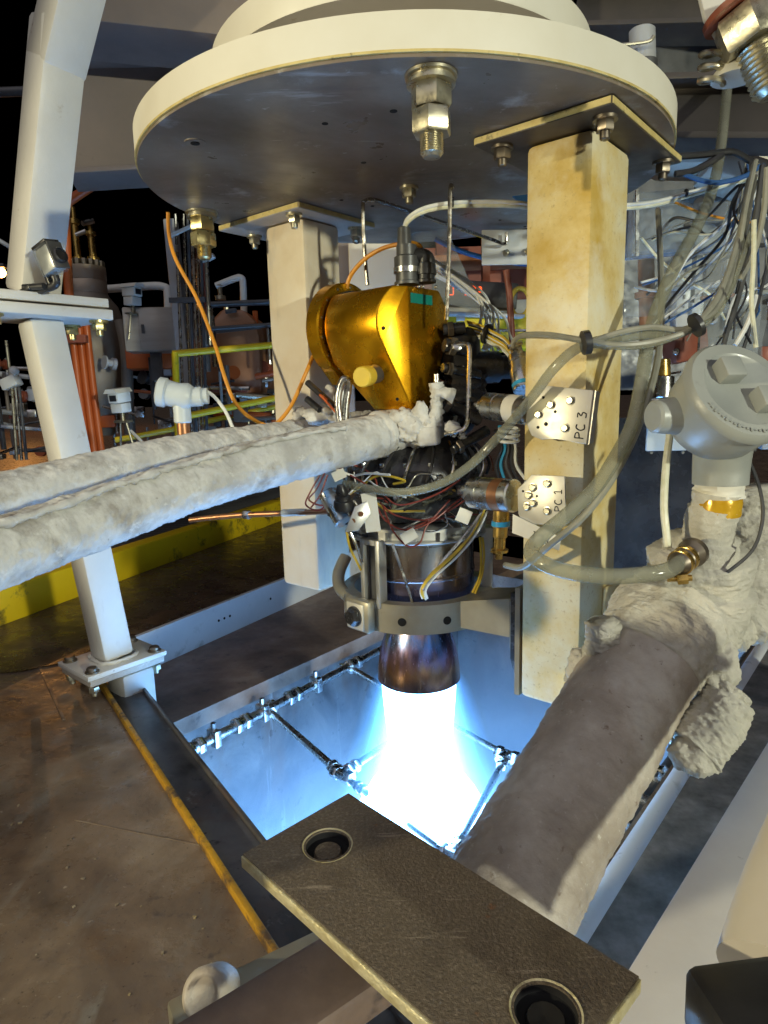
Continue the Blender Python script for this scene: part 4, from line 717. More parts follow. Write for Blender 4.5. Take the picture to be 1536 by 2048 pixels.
# clamp arm with chrome shackle left of the gold housing
sh = thing('clamp_shackle', V((-0.0923, 1.5600, 0.8964)), 'silver rounded clamp link standing beside the yellow cap', 'clamp')
obj('link', B().tube([(-0.0990, 1.5600, 0.8438), (-0.1018, 1.5600, 0.8966), (-0.0920, 1.5600, 0.9370), (-0.0811, 1.5600, 0.9459), (-0.0762, 1.5700, 0.9310), (-0.0838, 1.5700, 0.8844), (-0.0877, 1.5700, 0.8431)], .0085, 10, 5), 'steel', sh)
obj('plate', B().box(V((-0.0902, 1.5750, 0.8821)), (.022, .012, .085), V((1, .2, .06)), V((0, 1, 0)), bev=.004), 'alu', sh)
obj('rod', B().cyl(V((-0.1830, 1.6600, 0.9415)), V((-0.1147, 1.6000, 0.8824)), .008, n=12), 'black', sh); obj('rod', B().cyl(V((-0.1861, 1.6600, 0.9009)), V((-0.1518, 1.6300, 0.8732)), .0085, n=12), 'black', sh)
obj('frosted_fitting', B().ball(V((-0.1362, 1.6600, 0.8598)), .032, 20, 14, (1.6, 1, .7), .022, 40).ball(V((-0.2129, 1.7200, 0.8628)), .018, 16, 10, (1.4, 1, .9), .014, 50).tube([V((-0.1339, 1.6500, 0.8971)), V((-0.1247, 1.6600, 0.9277))], .016, 12, 5, wob=.01, wfreq=60), 'frost', None, 'clump of frosted fittings at the foot of the left column', 'fitting')
cable('sensor_lead', [(-0.1298, 1.6000, 0.8972), (-0.1475, 1.6000, 0.9096), (-0.1351, 1.5900, 0.8974), (-0.1090, 1.5800, 0.8671)], .003, 'orange_paint', 'thin orange red lead beside the silver clamp link', 'wire')

# ================================================================== cables at the engine
cable('orange_cable', [(-0.5764, 1.9200, 1.4195), (-0.5786, 1.9200, 1.3607), (-0.5586, 1.9000, 1.2900), (-0.4991, 1.8700, 1.1777), (-0.4496, 1.8300, 1.0527), (-0.4235, 1.8000, 0.9708), (-0.3941, 1.7800, 0.8967), (-0.3457, 1.7600, 0.8520), (-0.2864, 1.7200, 0.8361), (-0.2355, 1.7000, 0.8805), (-0.1929, 1.7000, 0.9615), (-0.1562, 1.7600, 1.0526)], .0052, 'orange_cable', 'orange cable hanging in a loop across the left column')
cable('orange_cable', [(-0.0843, 1.7200, 1.1642), (-0.0672, 1.7100, 1.2044), (-0.0306, 1.6900, 1.2377), (0.0131, 1.6600, 1.2548), (0.0546, 1.6300, 1.2574), (0.0838, 1.6200, 1.2567), (0.1008, 1.6100, 1.2463), (0.1034, 1.6000, 1.2275)], .0052, 'orange_cable', 'orange cable arching over to the connector on the gold housing')
wb = thing('instrument_cable', V((0.1656, 1.5500, 1.3249)), 'pair of pale braided cables arching right from the gold housing connector', 'cable')
for k, mt in enumerate(('white_cable', 'cream_cable')):
    obj('strand', B().tube([V(p) + V((0, .004 * k, -.0065 * k)) for p in [(0.0636, 1.6000, 1.2836), (0.0713, 1.5800, 1.3002), (0.0989, 1.5600, 1.3135), (0.1432, 1.5500, 1.3213), (0.2103, 1.5500, 1.3248), (0.3095, 1.5600, 1.3241), (0.4069, 1.6200, 1.3307), (0.6328, 1.6600, 1.3405), (0.7605, 1.6800, 1.3690), (0.8558, 1.6800, 1.3926), (0.9632, 1.6600, 1.4082)]], .0047, 8, 6), mt, wb)
for q in [(0.1709, 1.5480, 1.3232), (0.7491, 1.6760, 1.3669), (0.8063, 1.6760, 1.3802)]: obj('tie', B().lathe(V(q) + V((-.002, 0, 0)), V((1, .05, 0)), [(.0095, 0), (.0095, .004)], 12), 'black', wb)
obj('blue_clip', B().prism([(-.03, .02), (.03, .025), (.045, -.03), (.02, -.02)], V((0.3441, 1.6000, 1.3268)), V((1, 0, 0)), V((0, 0, 1)), .008), 'blue_paint', None, 'blue clip holding the pale cables behind the right column', 'clip')
# clear vinyl hoses
cable('vinyl_hose', [(-0.0889, 1.5000, 0.7040), (-0.0299, 1.4400, 0.6991), (0.0362, 1.4100, 0.6938), (0.1114, 1.3900, 0.7089), (0.1804, 1.3800, 0.7482), (0.2439, 1.3500, 0.8172), (0.2937, 1.3000, 0.8874), (0.3313, 1.2600, 0.9474), (0.3764, 1.2400, 0.9843), (0.4640, 1.2400, 1.0001), (0.5380, 1.2400, 1.0018)], .0098, 'vinyl', 'clear vinyl hose sweeping from the injector up across the right column', 'hose', 14)
cable('grey_cable', [(0.2901, 1.4600, 1.0000), (0.2914, 1.4400, 1.0142), (0.2998, 1.3800, 1.0189), (0.3309, 1.3000, 1.0108), (0.3715, 1.2400, 0.9953), (0.4297, 1.2200, 0.9832), (0.4935, 1.2200, 0.9860), (0.5565, 1.2200, 1.0021), (0.5969, 1.2500, 1.0265), (0.6815, 1.3500, 1.0886), (0.7886, 1.5000, 1.2189), (0.8871, 1.6500, 1.3959), (0.9263, 1.7000, 1.4423)], .0058, 'grey_cable', 'grey cable from the upper transducer across the right column and up')
# ================================================================== frosted supply pipe on the right
lp = thing('supply_pipe', V((0.3085, 0.9200, 0.3155)), 'huge frosted grey brown supply pipe slanting down towards the camera', 'pipe')
obj('pipe', B().tube([(0.4812, 1.0800, 0.4801), (0.3851, 1.0000, 0.3985), (0.2950, 0.9150, 0.3274), (0.2148, 0.8350, 0.2694), (0.1397, 0.7550, 0.2206), (0.0849, 0.6900, 0.1888)], .088, 96, 40, wob=.0035, wfreq=26, fuzz=.0011), 'frost_pipe', lp)
obj('flare', B().tube([(0.5064, 1.1000, 0.5026), (0.4713, 1.0700, 0.4714), (0.4399, 1.0450, 0.4434)], [.104, .092], 110, 40, wob=.006, wfreq=24, fuzz=.0022), 'frost_wool', lp)
obj('elbow', B().tube([(0.5470, 1.1000, 0.6421), (0.5516, 1.1100, 0.5856), (0.5469, 1.1150, 0.5383), (0.5242, 1.1100, 0.5033), (0.4815, 1.0800, 0.4736)], [.060, .085, .100, .104, .096], 110, 44, wob=.006, wfreq=14, seed=3, fuzz=.0026), 'frost_wool', lp)
obj('riser', B().tube([(0.5592, 1.0800, 0.7280), (0.5550, 1.0850, 0.6714), (0.5479, 1.0900, 0.6178), (0.5463, 1.1000, 0.5794)], [.036, .040, .048, .056], 64, 30, wob=.003, wfreq=30, fuzz=.0015), 'frost_wool', lp)
obj('back_branch', B().tube([(0.6843, 1.2000, 0.7167), (0.6935, 1.2000, 0.6161), (0.6904, 1.2000, 0.4979), (0.6306, 1.1700, 0.4401)], [.048, .058, .062, .05], 80, 44, wob=.008, wfreq=16, seed=9, fuzz=.003), 'frost_wool', lp)
obj('frost_horn', B().tube([(0.3571, 1.0200, 0.5243), (0.3602, 1.0300, 0.4829), (0.3632, 1.0500, 0.4388), (0.3538, 1.0700, 0.3933)], [.027, .028, .034, .045], 64, 40, wob=.004, wfreq=30, seed=2, fuzz=.0026), 'frost_wool', lp)
obj('frost_lump', B().tube([(0.5660, 1.0000, 0.4067), (0.5369, 0.9800, 0.3780), (0.5006, 0.9600, 0.3463), (0.4733, 0.9500, 0.3225)], [.028, .042, .046, .022], 72, 44, wob=.008, wfreq=22, seed=4, fuzz=.0034).ball(V((0.4885, 0.9500, 0.3350)), .036, 72, 48, (1.1, 1, 1), .008, 24, fuzz=.0034), 'frost_wool', lp)
for q, r_, sc_, w_ in ((V((0.3428, 1.0600, 0.4213)), .034, (1, 1, 1.2), .012), (V((0.4782, 1.0500, 0.6209)), .025, (1.2, 1, .8), .008), (V((0.5469, 1.0400, 0.4380)), .05, (.8, 1, 1.3), .016)): obj('frost_lump', B().ball(q, r_, 72, 48, sc_, w_ * .7, 24, 2, fuzz=.003), 'frost_wool', lp)
obj('tape_wrap', B().lathe(V((0.5616, 1.0800, 0.6895)), V((0.5648, 1.0800, 0.7448)) - V((0.5616, 1.0800, 0.6895)), [(.0375, 0), (.0385, .004), (.0375, .010), (.0385, .022), (.037, .030)], 32), 'kapton', lp)
obj('white_wrap', B().tube([(0.5638, 1.0800, 0.7211), (0.5648, 1.0800, 0.7448)], .037, 28, 8, wob=.006, wfreq=50), 'paper', lp)
# hose barb with clamps
hb = thing('hose_barb', V((0.4924, 1.0200, 0.6365)), 'dark metal hose barb with two brass clamps on the frosted riser', 'fitting')
p, q = V((0.4592, 0.9950, 0.6256)), V((0.5259, 1.0500, 0.6453)); d = (q - p).normalized()
obj('barb', B().lathe(p, d, [(.014, 0), (.016, .006)] + [(.017 + .003 * (k % 2), .008 + k * .006) for k in range(7)] + [(.024, .052), (.024, .062), (.016, .064)], 24), 'dark_bolt', hb)
for t in (.012, .028):
    obj('clamp', B().lathe(p + d * t, d, [(.0195, 0), (.021, .001), (.021, .008), (.0195, .009)], 28), 'brass', hb)
s = obj('clamp_screw', B().hexn(p + d * .018 - ez * .026 - V((.01, .01, 0)), V((1, -.4, .2)), .009, .016).cyl(p + d * .018 - ez * .026 - V((.024, .006, 0)), p + d * .018 - ez * .024 + V((.012, -.012, 0)), .005, n=10), 'brass', hb)
cable('vinyl_hose', [(0.4690, 1.0000, 0.6322), (0.4416, 0.9850, 0.6215), (0.3968, 0.9800, 0.6168), (0.3360, 0.9850, 0.6154), (0.2772, 1.0000, 0.6227), (0.2443, 1.0300, 0.6357), (0.2461, 1.0600, 0.6453), (0.2725, 1.0800, 0.6661), (0.3143, 1.1100, 0.6880), (0.3740, 1.1400, 0.7305), (0.4201, 1.1700, 0.7824), (0.4590, 1.2000, 0.8383), (0.4882, 1.2400, 0.9104), (0.5132, 1.2800, 0.9857), (0.5539, 1.3400, 1.0617), (0.6168, 1.4200, 1.1459), (0.7275, 1.5500, 1.2732), (0.8038, 1.6600, 1.3677), (0.8875, 1.8000, 1.5026), (0.9956, 2.0000, 1.7508), (1.0702, 2.1500, 1.9500)], .0128, 'vinyl', 'thick clear vinyl hose looping from the barb across the right column and up', 'hose', 16)
cable('grey_cable', [(0.2618, 1.3800, 0.5319), (0.2861, 1.3400, 0.5362), (0.3032, 1.3000, 0.5623), (0.3283, 1.2600, 0.6024), (0.3837, 1.2200, 0.6689), (0.4354, 1.2000, 0.7560), (0.4855, 1.2200, 0.8553), (0.5441, 1.3000, 0.9770), (0.6250, 1.5000, 1.1394), (0.7338, 1.8000, 1.3618)], .007, 'grey_cable', 'thin grey cable from the lower transducer up the side of the right column')
# gauge transmitter head
th = thing('transmitter_head', V((0.5388, 1.0300, 0.8119)), 'round grey transmitter head with two square lugs on its cover', 'transmitter')
hc = V((0.5476, 1.0300, 0.8819)); nd = V((.18, -.80, .57)).normalized(); hx = ez.cross(nd).normalized(); hy = nd.cross(hx)
obj('body', B().lathe(hc - nd * .085, nd, [(.045, 0), (.066, .012), (.080, .04), (.084, .085), (.084, .095)], 48), 'enamel_grey', th)
cvr = obj('cover', B().lathe(hc + nd * .010, nd, [(.086, 0), (.090, .003), (.090, .012), (.084, .020), (.066, .022), (.062, .019), (.0, .019)], 56), 'enamel_grey', th)
for s_ in (-1, 1):
    c0 = hc + nd * .029 + (hx * .034 * s_ * .62 - hy * .034 * s_ * .80)
    b = B().box(c0 + nd * .011, (.036, .036, .026), hx, hy, bev=.004); obj('lug', b, 'enamel_grey', cvr)
for k in range(30):
    a = radians(200 + k * 5); q = hc + nd * .0325 + (hx * cos(a) + hy * sin(a)) * .0765
    obj('raised_mark', B().box(q, (.0030, .0014 + .0024 * ((k * 7) % 3), .0012), hx * -sin(a) + hy * cos(a), hx * cos(a) + hy * sin(a)), 'enamel_grey', cvr)
obj('neck', B().tube([(0.5565, 1.0600, 0.8416), (0.5606, 1.0700, 0.8084), (0.5646, 1.0800, 0.7743), (0.5650, 1.0800, 0.7423)], [.046, .043], 32, 6), 'enamel_grey', th)
obj('side_port', B().cyl(hc - nd * .04 - hx * .07, hc - nd * .04 - hx * .115, .03, .026, n=24, ch=.004), 'enamel_grey', th)
cable('white_cable', [(0.5311, 1.2000, 0.8817), (0.5086, 1.1500, 0.8391), (0.4814, 1.1000, 0.7744), (0.4682, 1.0700, 0.7108), (0.4693, 1.0600, 0.6701), (0.4696, 1.0500, 0.6425)], .0062, 'cream_cable', 'pale cable dropping to the frosted elbow beside the right column')
cable('thin_lead', [(0.6128, 1.0800, 0.7772), (0.6213, 1.0600, 0.7335), (0.6174, 1.0400, 0.6869), (0.5989, 1.0300, 0.6395), (0.5605, 1.0300, 0.6027)], .003, 'dark_grey', 'thin dark lead curling over the frosted riser')
cable('thin_lead', [(0.6513, 1.1000, 0.8207), (0.6290, 1.0900, 0.8052), (0.6145, 1.1000, 0.7922)], .004, 'grey_cable', 'thin grey lead beside the transmitter neck at the right edge')

# ================================================================== foreground mount block with two holes
mb_ = thing('mount_block', V((0.0418, 0.5241, 0.4300)), 'dark pebbled steel block with two round holes in the foreground', 'block')
bx0 = V((-0.1413, 0.5721, 0.4500)); bx1 = V((-0.0539, 0.6891, 0.4500)); bx2 = V((0.1839, 0.4417, 0.4500))
X = (bx2 - bx1); Lx = X.length + .002; X.normalize(); Y = V((-X.y, X.x, 0)); Wd = abs((bx0 - bx1).dot(Y)) - .003
oo = bx1 - Y * Wd + X * .006
def holed(o, X, Y, L, W, t, holes, n=24):
    """plate with round holes: top and bottom faces built as quads between outline strips and hole rims"""
    bm = bmesh.new()
    xs = sorted(set([0, L] + [q for h in holes for q in (h[0] - h[2] * 1.35, h[0] + h[2] * 1.35)])); out = B()
    def face(z, flip):
        for i in range(len(xs) - 1):
            x0, x1 = xs[i], xs[i + 1]; hh = [h for h in holes if x0 < h[0] < x1]
            ys = [0, W] if not hh else [0, hh[0][1] - hh[0][2] * 1.35, hh[0][1] + hh[0][2] * 1.35, W]
            for j in range(len(ys) - 1):
                y0, y1 = ys[j], ys[j + 1]
                if hh and j == 1:
                    cx_, cy_, r = hh[0]; vs = []
                    for k in range(n):
                        a = 2 * pi * (k + .5) / n; ca, sa = cos(a), sin(a); s_ = r * 1.35 / max(abs(ca), abs(sa))
                        vs.append(o + X * (cx_ + ca * s_) + Y * (cy_ + sa * s_) + ez * z)
                    for k in range(n):
                        a = 2 * pi * (k + .5) / n; vs.append(o + X * (cx_ + cos(a) * r) + Y * (cy_ + sin(a) * r) + ez * z)
                    fs = [(k, (k + 1) % n, n + (k + 1) % n, n + k) for k in range(n)]; cs = []
                    # corners between the polygon and the square
                    out.add(vs, fs)
                    for sx_, sy_ in ((1, 1), (-1, 1), (-1, -1), (1, -1)):
                        c_ = o + X * (cx_ + sx_ * r * 1.35) + Y * (cy_ + sy_ * r * 1.35) + ez * z
                        near = sorted(range(n), key=lambda k: (vs[k] - c_).length)[:2]; out.add([c_, vs[near[0]], vs[near[1]]], [(0, 1, 2)])
                else:
                    out.add([o + X * x0 + Y * y0 + ez * z, o + X * x1 + Y * y0 + ez * z, o + X * x1 + Y * y1 + ez * z, o + X * x0 + Y * y1 + ez * z], [(0, 1, 2, 3)])
    face(0, 0); face(-t, 1)
    for h in holes:
        vs = []
        for z in (0, -t):
            for k in range(n):
                a = 2 * pi * (k + .5) / n; vs.append(o + X * (h[0] + cos(a) * h[2]) + Y * (h[1] + sin(a) * h[2]) + ez * z)
        out.add(vs, [(k, (k + 1) % n, n + (k + 1) % n, n + k) for k in range(n)])
    c = [o, o + X * L, o + X * L + Y * W, o + Y * W]
    out.add(c + [p - ez * t for p in c], [(i, (i + 1) % 4, 4 + (i + 1) % 4, 4 + i) for i in range(4)])
    return out
h1 = V((-0.0668, 0.5968, 0.4500)) - oo; h2 = V((0.1101, 0.4089, 0.4500)) - oo
HL = [(h1.dot(X), h1.dot(Y), .0225), (h2.dot(X), h2.dot(Y), .0235)]
obj('block', holed(oo, X, Y, Lx, Wd, .013, HL), 'block_paint', mb_, smooth=30)
for a, b_, r in HL:
    q = oo + X * a + Y * b_; obj('chamfer', B().lathe(q, ez, [(r, -.001), (r + .0035, .0008), (r + .003, -.0005)], 36, close=True), 'block_edge', mb_)
    obj('screw_head', B().lathe(q - ez * .022, ez, [(r * .64, 0), (r * .64, .014), (r * .58, .016)], 24), 'block_paint' if r < .023 else 'black', mb_)
    obj('gap_shade', B().lathe(q - ez * .012, ez, [(r * .985, 0), (r * .985, .004), (r * .64, .002), (r * .64, 0)], 32, close=True), 'hole', mb_)  # black ring puts shade into the gap round the screw
obj('worn_edge', B().box(oo + X * (Lx / 2) - ez * .0075 - Y * .0012, (Lx, .003, .0125), X, Y, bev=.001), 'block_edge', mb_)
for a, b_, r in HL: obj('counterbore', B().lathe(oo + X * a + Y * b_ - ez * .05, ez, [(r * 1.02, 0), (r * 1.02, .037), (r * .999, .0485), (r * .985, .0485), (r * .985, .002), (0, .002)], 36), 'black', mb_)  # liner coloured black, painted shade inside the hole
obj('worn_edge', B().box(oo + X * (Lx + .0009) + Y * (Wd / 2) - ez * .0075, (.003, Wd, .0125), X, Y, bev=.001), 'block_edge', mb_)
# stand bars under the block at the left, plus an added unseen shade caster
ba = thing('block_stand', V((-0.0890, 0.7056, 0.2000)), 'grey steel stand under the pebbled block at the pit corner', 'stand')
obj('shade_mast', B().box(V((-.53, .50, .37)), (.06, .20, .74), V((.9, .43, 0)), V((-.43, .9, 0)), bev=.008), 'post_paint', ba)  # unseen upright added left of frame to shade the supply pipe
obj('bar', B().box(V((-0.1662, 0.8000, 0.0835)), (.30, .06, .05), V((.85, .5, .0)), V((-.5, .85, 0)), bev=.006), 'alu_olive', ba)
obj('lower_bar', B().box(V((-0.1316, 0.6200, 0.2150)), (.30, .10, .05), V((.8, .6, .0)), V((-.6, .8, 0)), bev=.01), 'rust_ledge', ba)
obj('rubber_foot', B().lathe(V((-0.2545, 0.7400, 0.1246)), V((-.2, -.75, .6)), [(.030, -.05), (.033, -.04), (.033, 0), (.027, .008), (.022, .009), (.020, .004), (0, .004)], 28), 'frost_pipe', None, 'pale round rubber foot lying on the deck at bottom left', 'foot')
# white beam and the pale post at the right edge
bw = thing('side_beam', V((0.5042, 0.9630, 0.1000)), 'wide white steel beam running along the right side of the pit', 'beam')
p, q = V((0.2447, 0.6291, 0.2200)), V((0.8946, 1.3347, 0.2200)); d = (q - p).normalized(); sd = V((d.y, -d.x, 0))
p = p - d * .35; q = q + d * .6
obj('flange', B().box((p + q) / 2 + sd * .075, ((q - p).length, .15, .016), d, sd, bev=.003), 'beam_white', bw)
obj('web', B().box((p + q) / 2 + sd * .075 - ez * .11, ((q - p).length, .012, .20), d, sd), 'beam_white', bw)
wp = thing('pale_post', V((0.5201, 0.7608, 0.1500)), 'pale rounded post very close at the right edge', 'post')
obj('post', B().tube([V((0.6700, 0.7800, 0.5665)), V((0.5539, 0.6800, 0.5021)), V((0.4464, 0.5800, 0.4533)), V((0.3846, 0.5200, 0.4235)), V((0.3376, 0.4700, 0.3922))], .062, 40, 8), 'cream_panel', wp)
obj('camera_case', B().box(V((0.2373, 0.3400, 0.5039)), (.09, .07, .05), V((1, .1, .02)), V((-.1, 1, 0)), bev=.008), 'black', None, 'black box corner at the bottom right of the frame', 'box')
# hanger bolt at the top right
hg = thing('hanger_bolt', V((0.8017, 1.5500, 1.6562)), 'large rusty hex nut and threaded rod hanging at the top right', 'bolt')
ax_ = (V((0.8371, 1.5300, 1.5734)) - V((0.7854, 1.5500, 1.7045))).normalized()
obj('bracket', B().prism([(-.075, .16), (.035, .16), (.035, -.048), (-.016, -.048), (-.044, .0)], V((0.7766, 1.6000, 1.6967)), V((1, 0, 0)), V((0, .2, 1)), .014, bev=.003), 'post_paint', hg)
obj('washer', B().lathe(V((0.7877, 1.5500, 1.7026)), ax_, [(.077, 0), (.077, .012)], 32), 'red_brown', hg)
obj('nut', B().hexn(V((0.7952, 1.5500, 1.6871)), ax_, .066, .070, .6), 'galv', hg)
pr = []
for k_ in range(9): pr += [(.042, .078 + k_ * .0112), (.036, .0836 + k_ * .0112)]
obj('threaded_rod', B().lathe(V((0.7952, 1.5500, 1.6871)), ax_, [(.03, .070)] + pr + [(.03, .182), (0, .182)], 24), 'galv', hg)
# ================================================================== left: cameras, pipes and vessels in the yard
ac = thing('action_camera', V((-0.9134, 1.9000, 1.2459)), 'small silver action camera in a clear housing on the left flange', 'camera')
c = V((-0.8855, 1.8600, 1.2902)); X = V((.80, -.45, .28)).normalized(); Y = V((.45, .85, .1)); Y = (Y - X * Y.dot(X)).normalized(); Z = X.cross(Y)
obj('body', B().box(c, (.055, .040, .068), X, Y, bev=.006), 'alu', ac)
obj('housing', B().box(c, (.064, .050, .078), X, Y, bev=.008), 'film', ac)
obj('top_plate', B().box(c + Z * .041, (.06, .046, .008), X, Y, bev=.002), 'black_metal', ac)
obj('lens_port', B().lathe(c + X * .030 + Z * -.004, X, [(.021, 0), (.021, .014), (.017, .018), (.015, .012), (0, .012)], 24), 'black', ac)
obj('front', B().box(c + X * .0335 + Z * .0, (.004, .044, .072), X, Y, bev=.001), 'dark_grey', ac)
obj('mount', B().tube([c - Z * .04 - X * .01, c - Z * .06 - X * .022, V((-0.9618, 1.9000, 1.2137))], .011, 10, 4).cyl(V((-0.9777, 1.8800, 1.2243)), V((-0.9123, 1.8600, 1.2234)), .009, n=10).box(V((-0.9670, 1.8900, 1.2190)), (.05, .04, .014), X, Y, bev=.003), 'black', ac)
obj('lever', B().box(c - Z * .035 - X * .035, (.012, .02, .05), X, Y, bev=.003), 'black', ac)
po = thing('orange_pipe', V((-1.1861, 2.6000, 0.7142)), 'bright orange pipes rising behind the left post', 'pipe', None)
obj('upper_run', B().tube([(-1.0140, 2.6000, 1.7263), (-1.1528, 2.6000, 1.6478), (-1.1632, 2.6000, 1.6217), (-1.1752, 2.6000, 1.4799), (-1.1859, 2.6000, 1.2615)], .017, 12, 6), 'orange_paint', po)
obj('elbow_collar', B().cyl(V((-1.1571, 2.6000, 1.6602)), V((-1.1617, 2.6000, 1.6358)), .021, n=14), 'orange_paint', po)
for k, (u0, u1) in enumerate(((143, 172), (152, 181), (160, 190))):
    obj('lower_run', B().tube([V((-1.1862, 2.6000, 1.2058)) + V((.024 * k, .01 * k, 0)), V((-1.1837, 2.6000, 0.9592)) + V((.024 * k, .01 * k, 0)), V((-1.1754, 2.6000, 0.6639)) + V((.024 * k, .01 * k, 0))], .014, 10, 4), 'orange_paint', po)
obj('pipe_clamp', B().box(V((-1.1564, 2.5600, 1.1492)), (.085, .03, .03), V((1, 0, 0)), V((0, 1, 0)), bev=.004), 'red_brown', po)
# insulated vessel
vs_ = thing('pressure_vessel', V((-1.5470, 3.6000, 0.7637)), 'dark brown domed pressure vessel with a bolted neck', 'vessel')
vc = V((-1.5414, 3.6000, 1.0328)); hz = (V((-1.4956, 3.6000, 1.4786)) - vc).z; rv = (V((-1.3481, 3.6000, 1.1860)) - V((-1.5252, 3.6000, 1.1905))).x
obj('shell', B().lathe(vc, ez, [(rv * .35, -.30), (rv * .75, -.22), (rv * .95, -.08), (rv, .02), (rv * 1.02, hz * .45), (rv * .96, hz * .68), (rv * .82, hz * .86), (rv * .60, hz * .97), (rv * .58, hz)], 40), 'vessel', vs_)
obj('neck', B().lathe(vc + ez * hz, ez, [(rv * .56, 0), (rv * .58, .01), (rv * .58, .06), (rv * .56, .065), (rv * .58, .07), (rv * .58, .135)], 36), 'vessel_neck', vs_)
for k_ in range(16):
    a = 2 * pi * k_ / 16; obj('neck_bolt', B().hexn(vc + ez * (hz + .135) + V((cos(a), sin(a), 0)) * rv * .48, ez, .016, .03), 'dark_bolt', vs_)
for dx, h_ in ((-.03, .30), (.05, .22)):
    q = vc + ez * (hz + .135) + V((dx, 0, 0)); obj('valve_stem', B().lathe(q, ez, [(.03, 0), (.03, .05), (.018, .055), (.018, h_ * .7), (.026, h_ * .72), (.026, h_ * .8), (.012, h_ * .82), (.012, h_)], 16), 'brass', vs_)
obj('handle', B().cyl(V((-1.5084, 3.5500, 1.8184)), V((-1.4738, 3.6000, 1.8422)), .014, n=10).cyl(V((-1.5477, 3.5500, 1.7636)), V((-1.4943, 3.5500, 1.7818)), .012, n=10), 'steel', vs_)
obj('side_pipe', B().tube([(-1.3239, 3.4500, 1.3242), (-1.3073, 3.4500, 1.1745), (-1.3209, 3.4500, 0.9208), (-1.3296, 3.4500, 0.6602)], .03, 10, 4), 'vessel', vs_)
# stainless enclosure
sb = thing('steel_enclosure', V((-1.0800, 3.2000, 1.1396)), 'square stainless steel enclosure mounted beside the vessel', 'box')
c = V((-1.0714, 3.2000, 1.2390)); X = V((1, .18, 0)).normalized(); Y = V((-.18, 1, 0))
obj('case', B().box(c, (.245, .16, .20), X, Y, bev=.008), 'stainless_box', sb); obj('door', B().box(c - Y * .084 + X * .035, (.17, .008, .19), X, Y, bev=.003), 'stainless_box', sb)
obj('latch', B().box(c - Y * .09 - X * .035, (.012, .01, .04), X, Y), 'dark_grey', sb); obj('stand', B().box(c - ez * .16, (.05, .04, .14), X, Y), 'dark_grey', sb)
# flood camera boxes
def boxcam(u, v, y, s, label, facing=V((-.3, -1, -.1))):
    t = thing('box_camera', V((-1.0382, 2.6000, 0.7995)) if u is None else v, label, 'camera'); c = V(v); f = facing.normalized(); x = f.cross(ez).normalized(); z_ = x.cross(f)
    obj('body', B().box(c, (.075 * s, .12 * s, .06 * s), x, f, bev=.006 * s), 'white_box', t); obj('hood', B().prism([(-.048 * s, .03 * s), (.048 * s, .03 * s), (.03 * s, .055 * s), (-.03 * s, .055 * s)], c - f * .07 * s, x, z_, -.15 * s), 'white_box', t)
    obj('window', B().box(c + f * .0605 * s, (.045 * s, .004, .036 * s), x, f), 'black', t); obj('lower_box', B().box(c - z_ * .062 * s, (.08 * s, .09 * s, .055 * s), x, f, bev=.004 * s), 'white_box', t)
    obj('stem', B().cyl(c - z_ * .09 * s, c - z_ * .14 * s, .014 * s, n=10), 'galv', t); obj('bracket', B().box(c - z_ * .145 * s, (.10 * s, .05 * s, .008), x, f), 'galv', t)
    for s_ in (-1, 1): obj('leg', B().cyl(c - z_ * .145 * s + x * .02 * s * s_, c - z_ * .32 * s + x * .05 * s * s_, .007 * s, n=8), 'galv', t)
    return t
boxcam(0, V((-0.9884, 2.5000, 0.9252)), 0, .62, 'white boxed camera on a small stand left of the feed lines')
boxcam(0, V((-1.1231, 3.1000, 1.4028)), 0, .66, 'white boxed lamp on top of the stainless enclosure', V((.9, -.5, -.05)))
# conduit post
cp_ = thing('conduit_bundle', V((-0.8599, 2.9000, 0.7802)), 'tall grey support post carrying a bundle of vertical steel conduits', 'conduits')
obj('post', B().box((V((-0.8456, 2.9500, 1.6672)) + V((-0.8885, 2.9500, 0.6885))) / 2, (.05, .06, (V((-0.8456, 2.9500, 1.6672)) - V((-0.8885, 2.9500, 0.6885))).length), V((1, 0, .02)), V((0, 1, 0)), bev=.006), 'grey_box', cp_)
for k_, (u, du) in enumerate(((347, 8), (366, 22), (374, 26), (381, 28), (388, 30), (394, 28))):
    obj('conduit', B().cyl(V((-0.9336, 2.8600, 1.6660)) + V((.105 + .0165 * (k_ + (k_ > 0)), 0, 0)), V((-0.9709, 2.8600, 0.6978)) + V((.105 + .0165 * (k_ + (k_ > 0)), 0, 0)), .0065, n=8), ['steel', 'stainless_tube', 'dark_grey'][k_ % 3], cp_)
obj('strap', B().box(V((-0.7998, 2.8400, 1.3228)), (.15, .02, .02), V((1, 0, 0)), V((0, 1, 0))), 'dark_grey', cp_)
obj('strap', B().box(V((-0.7995, 2.8200, 1.5909)), (.10, .015, .012), V((1, 0, .4)), V((0, 1, 0))), 'white_box', cp_)
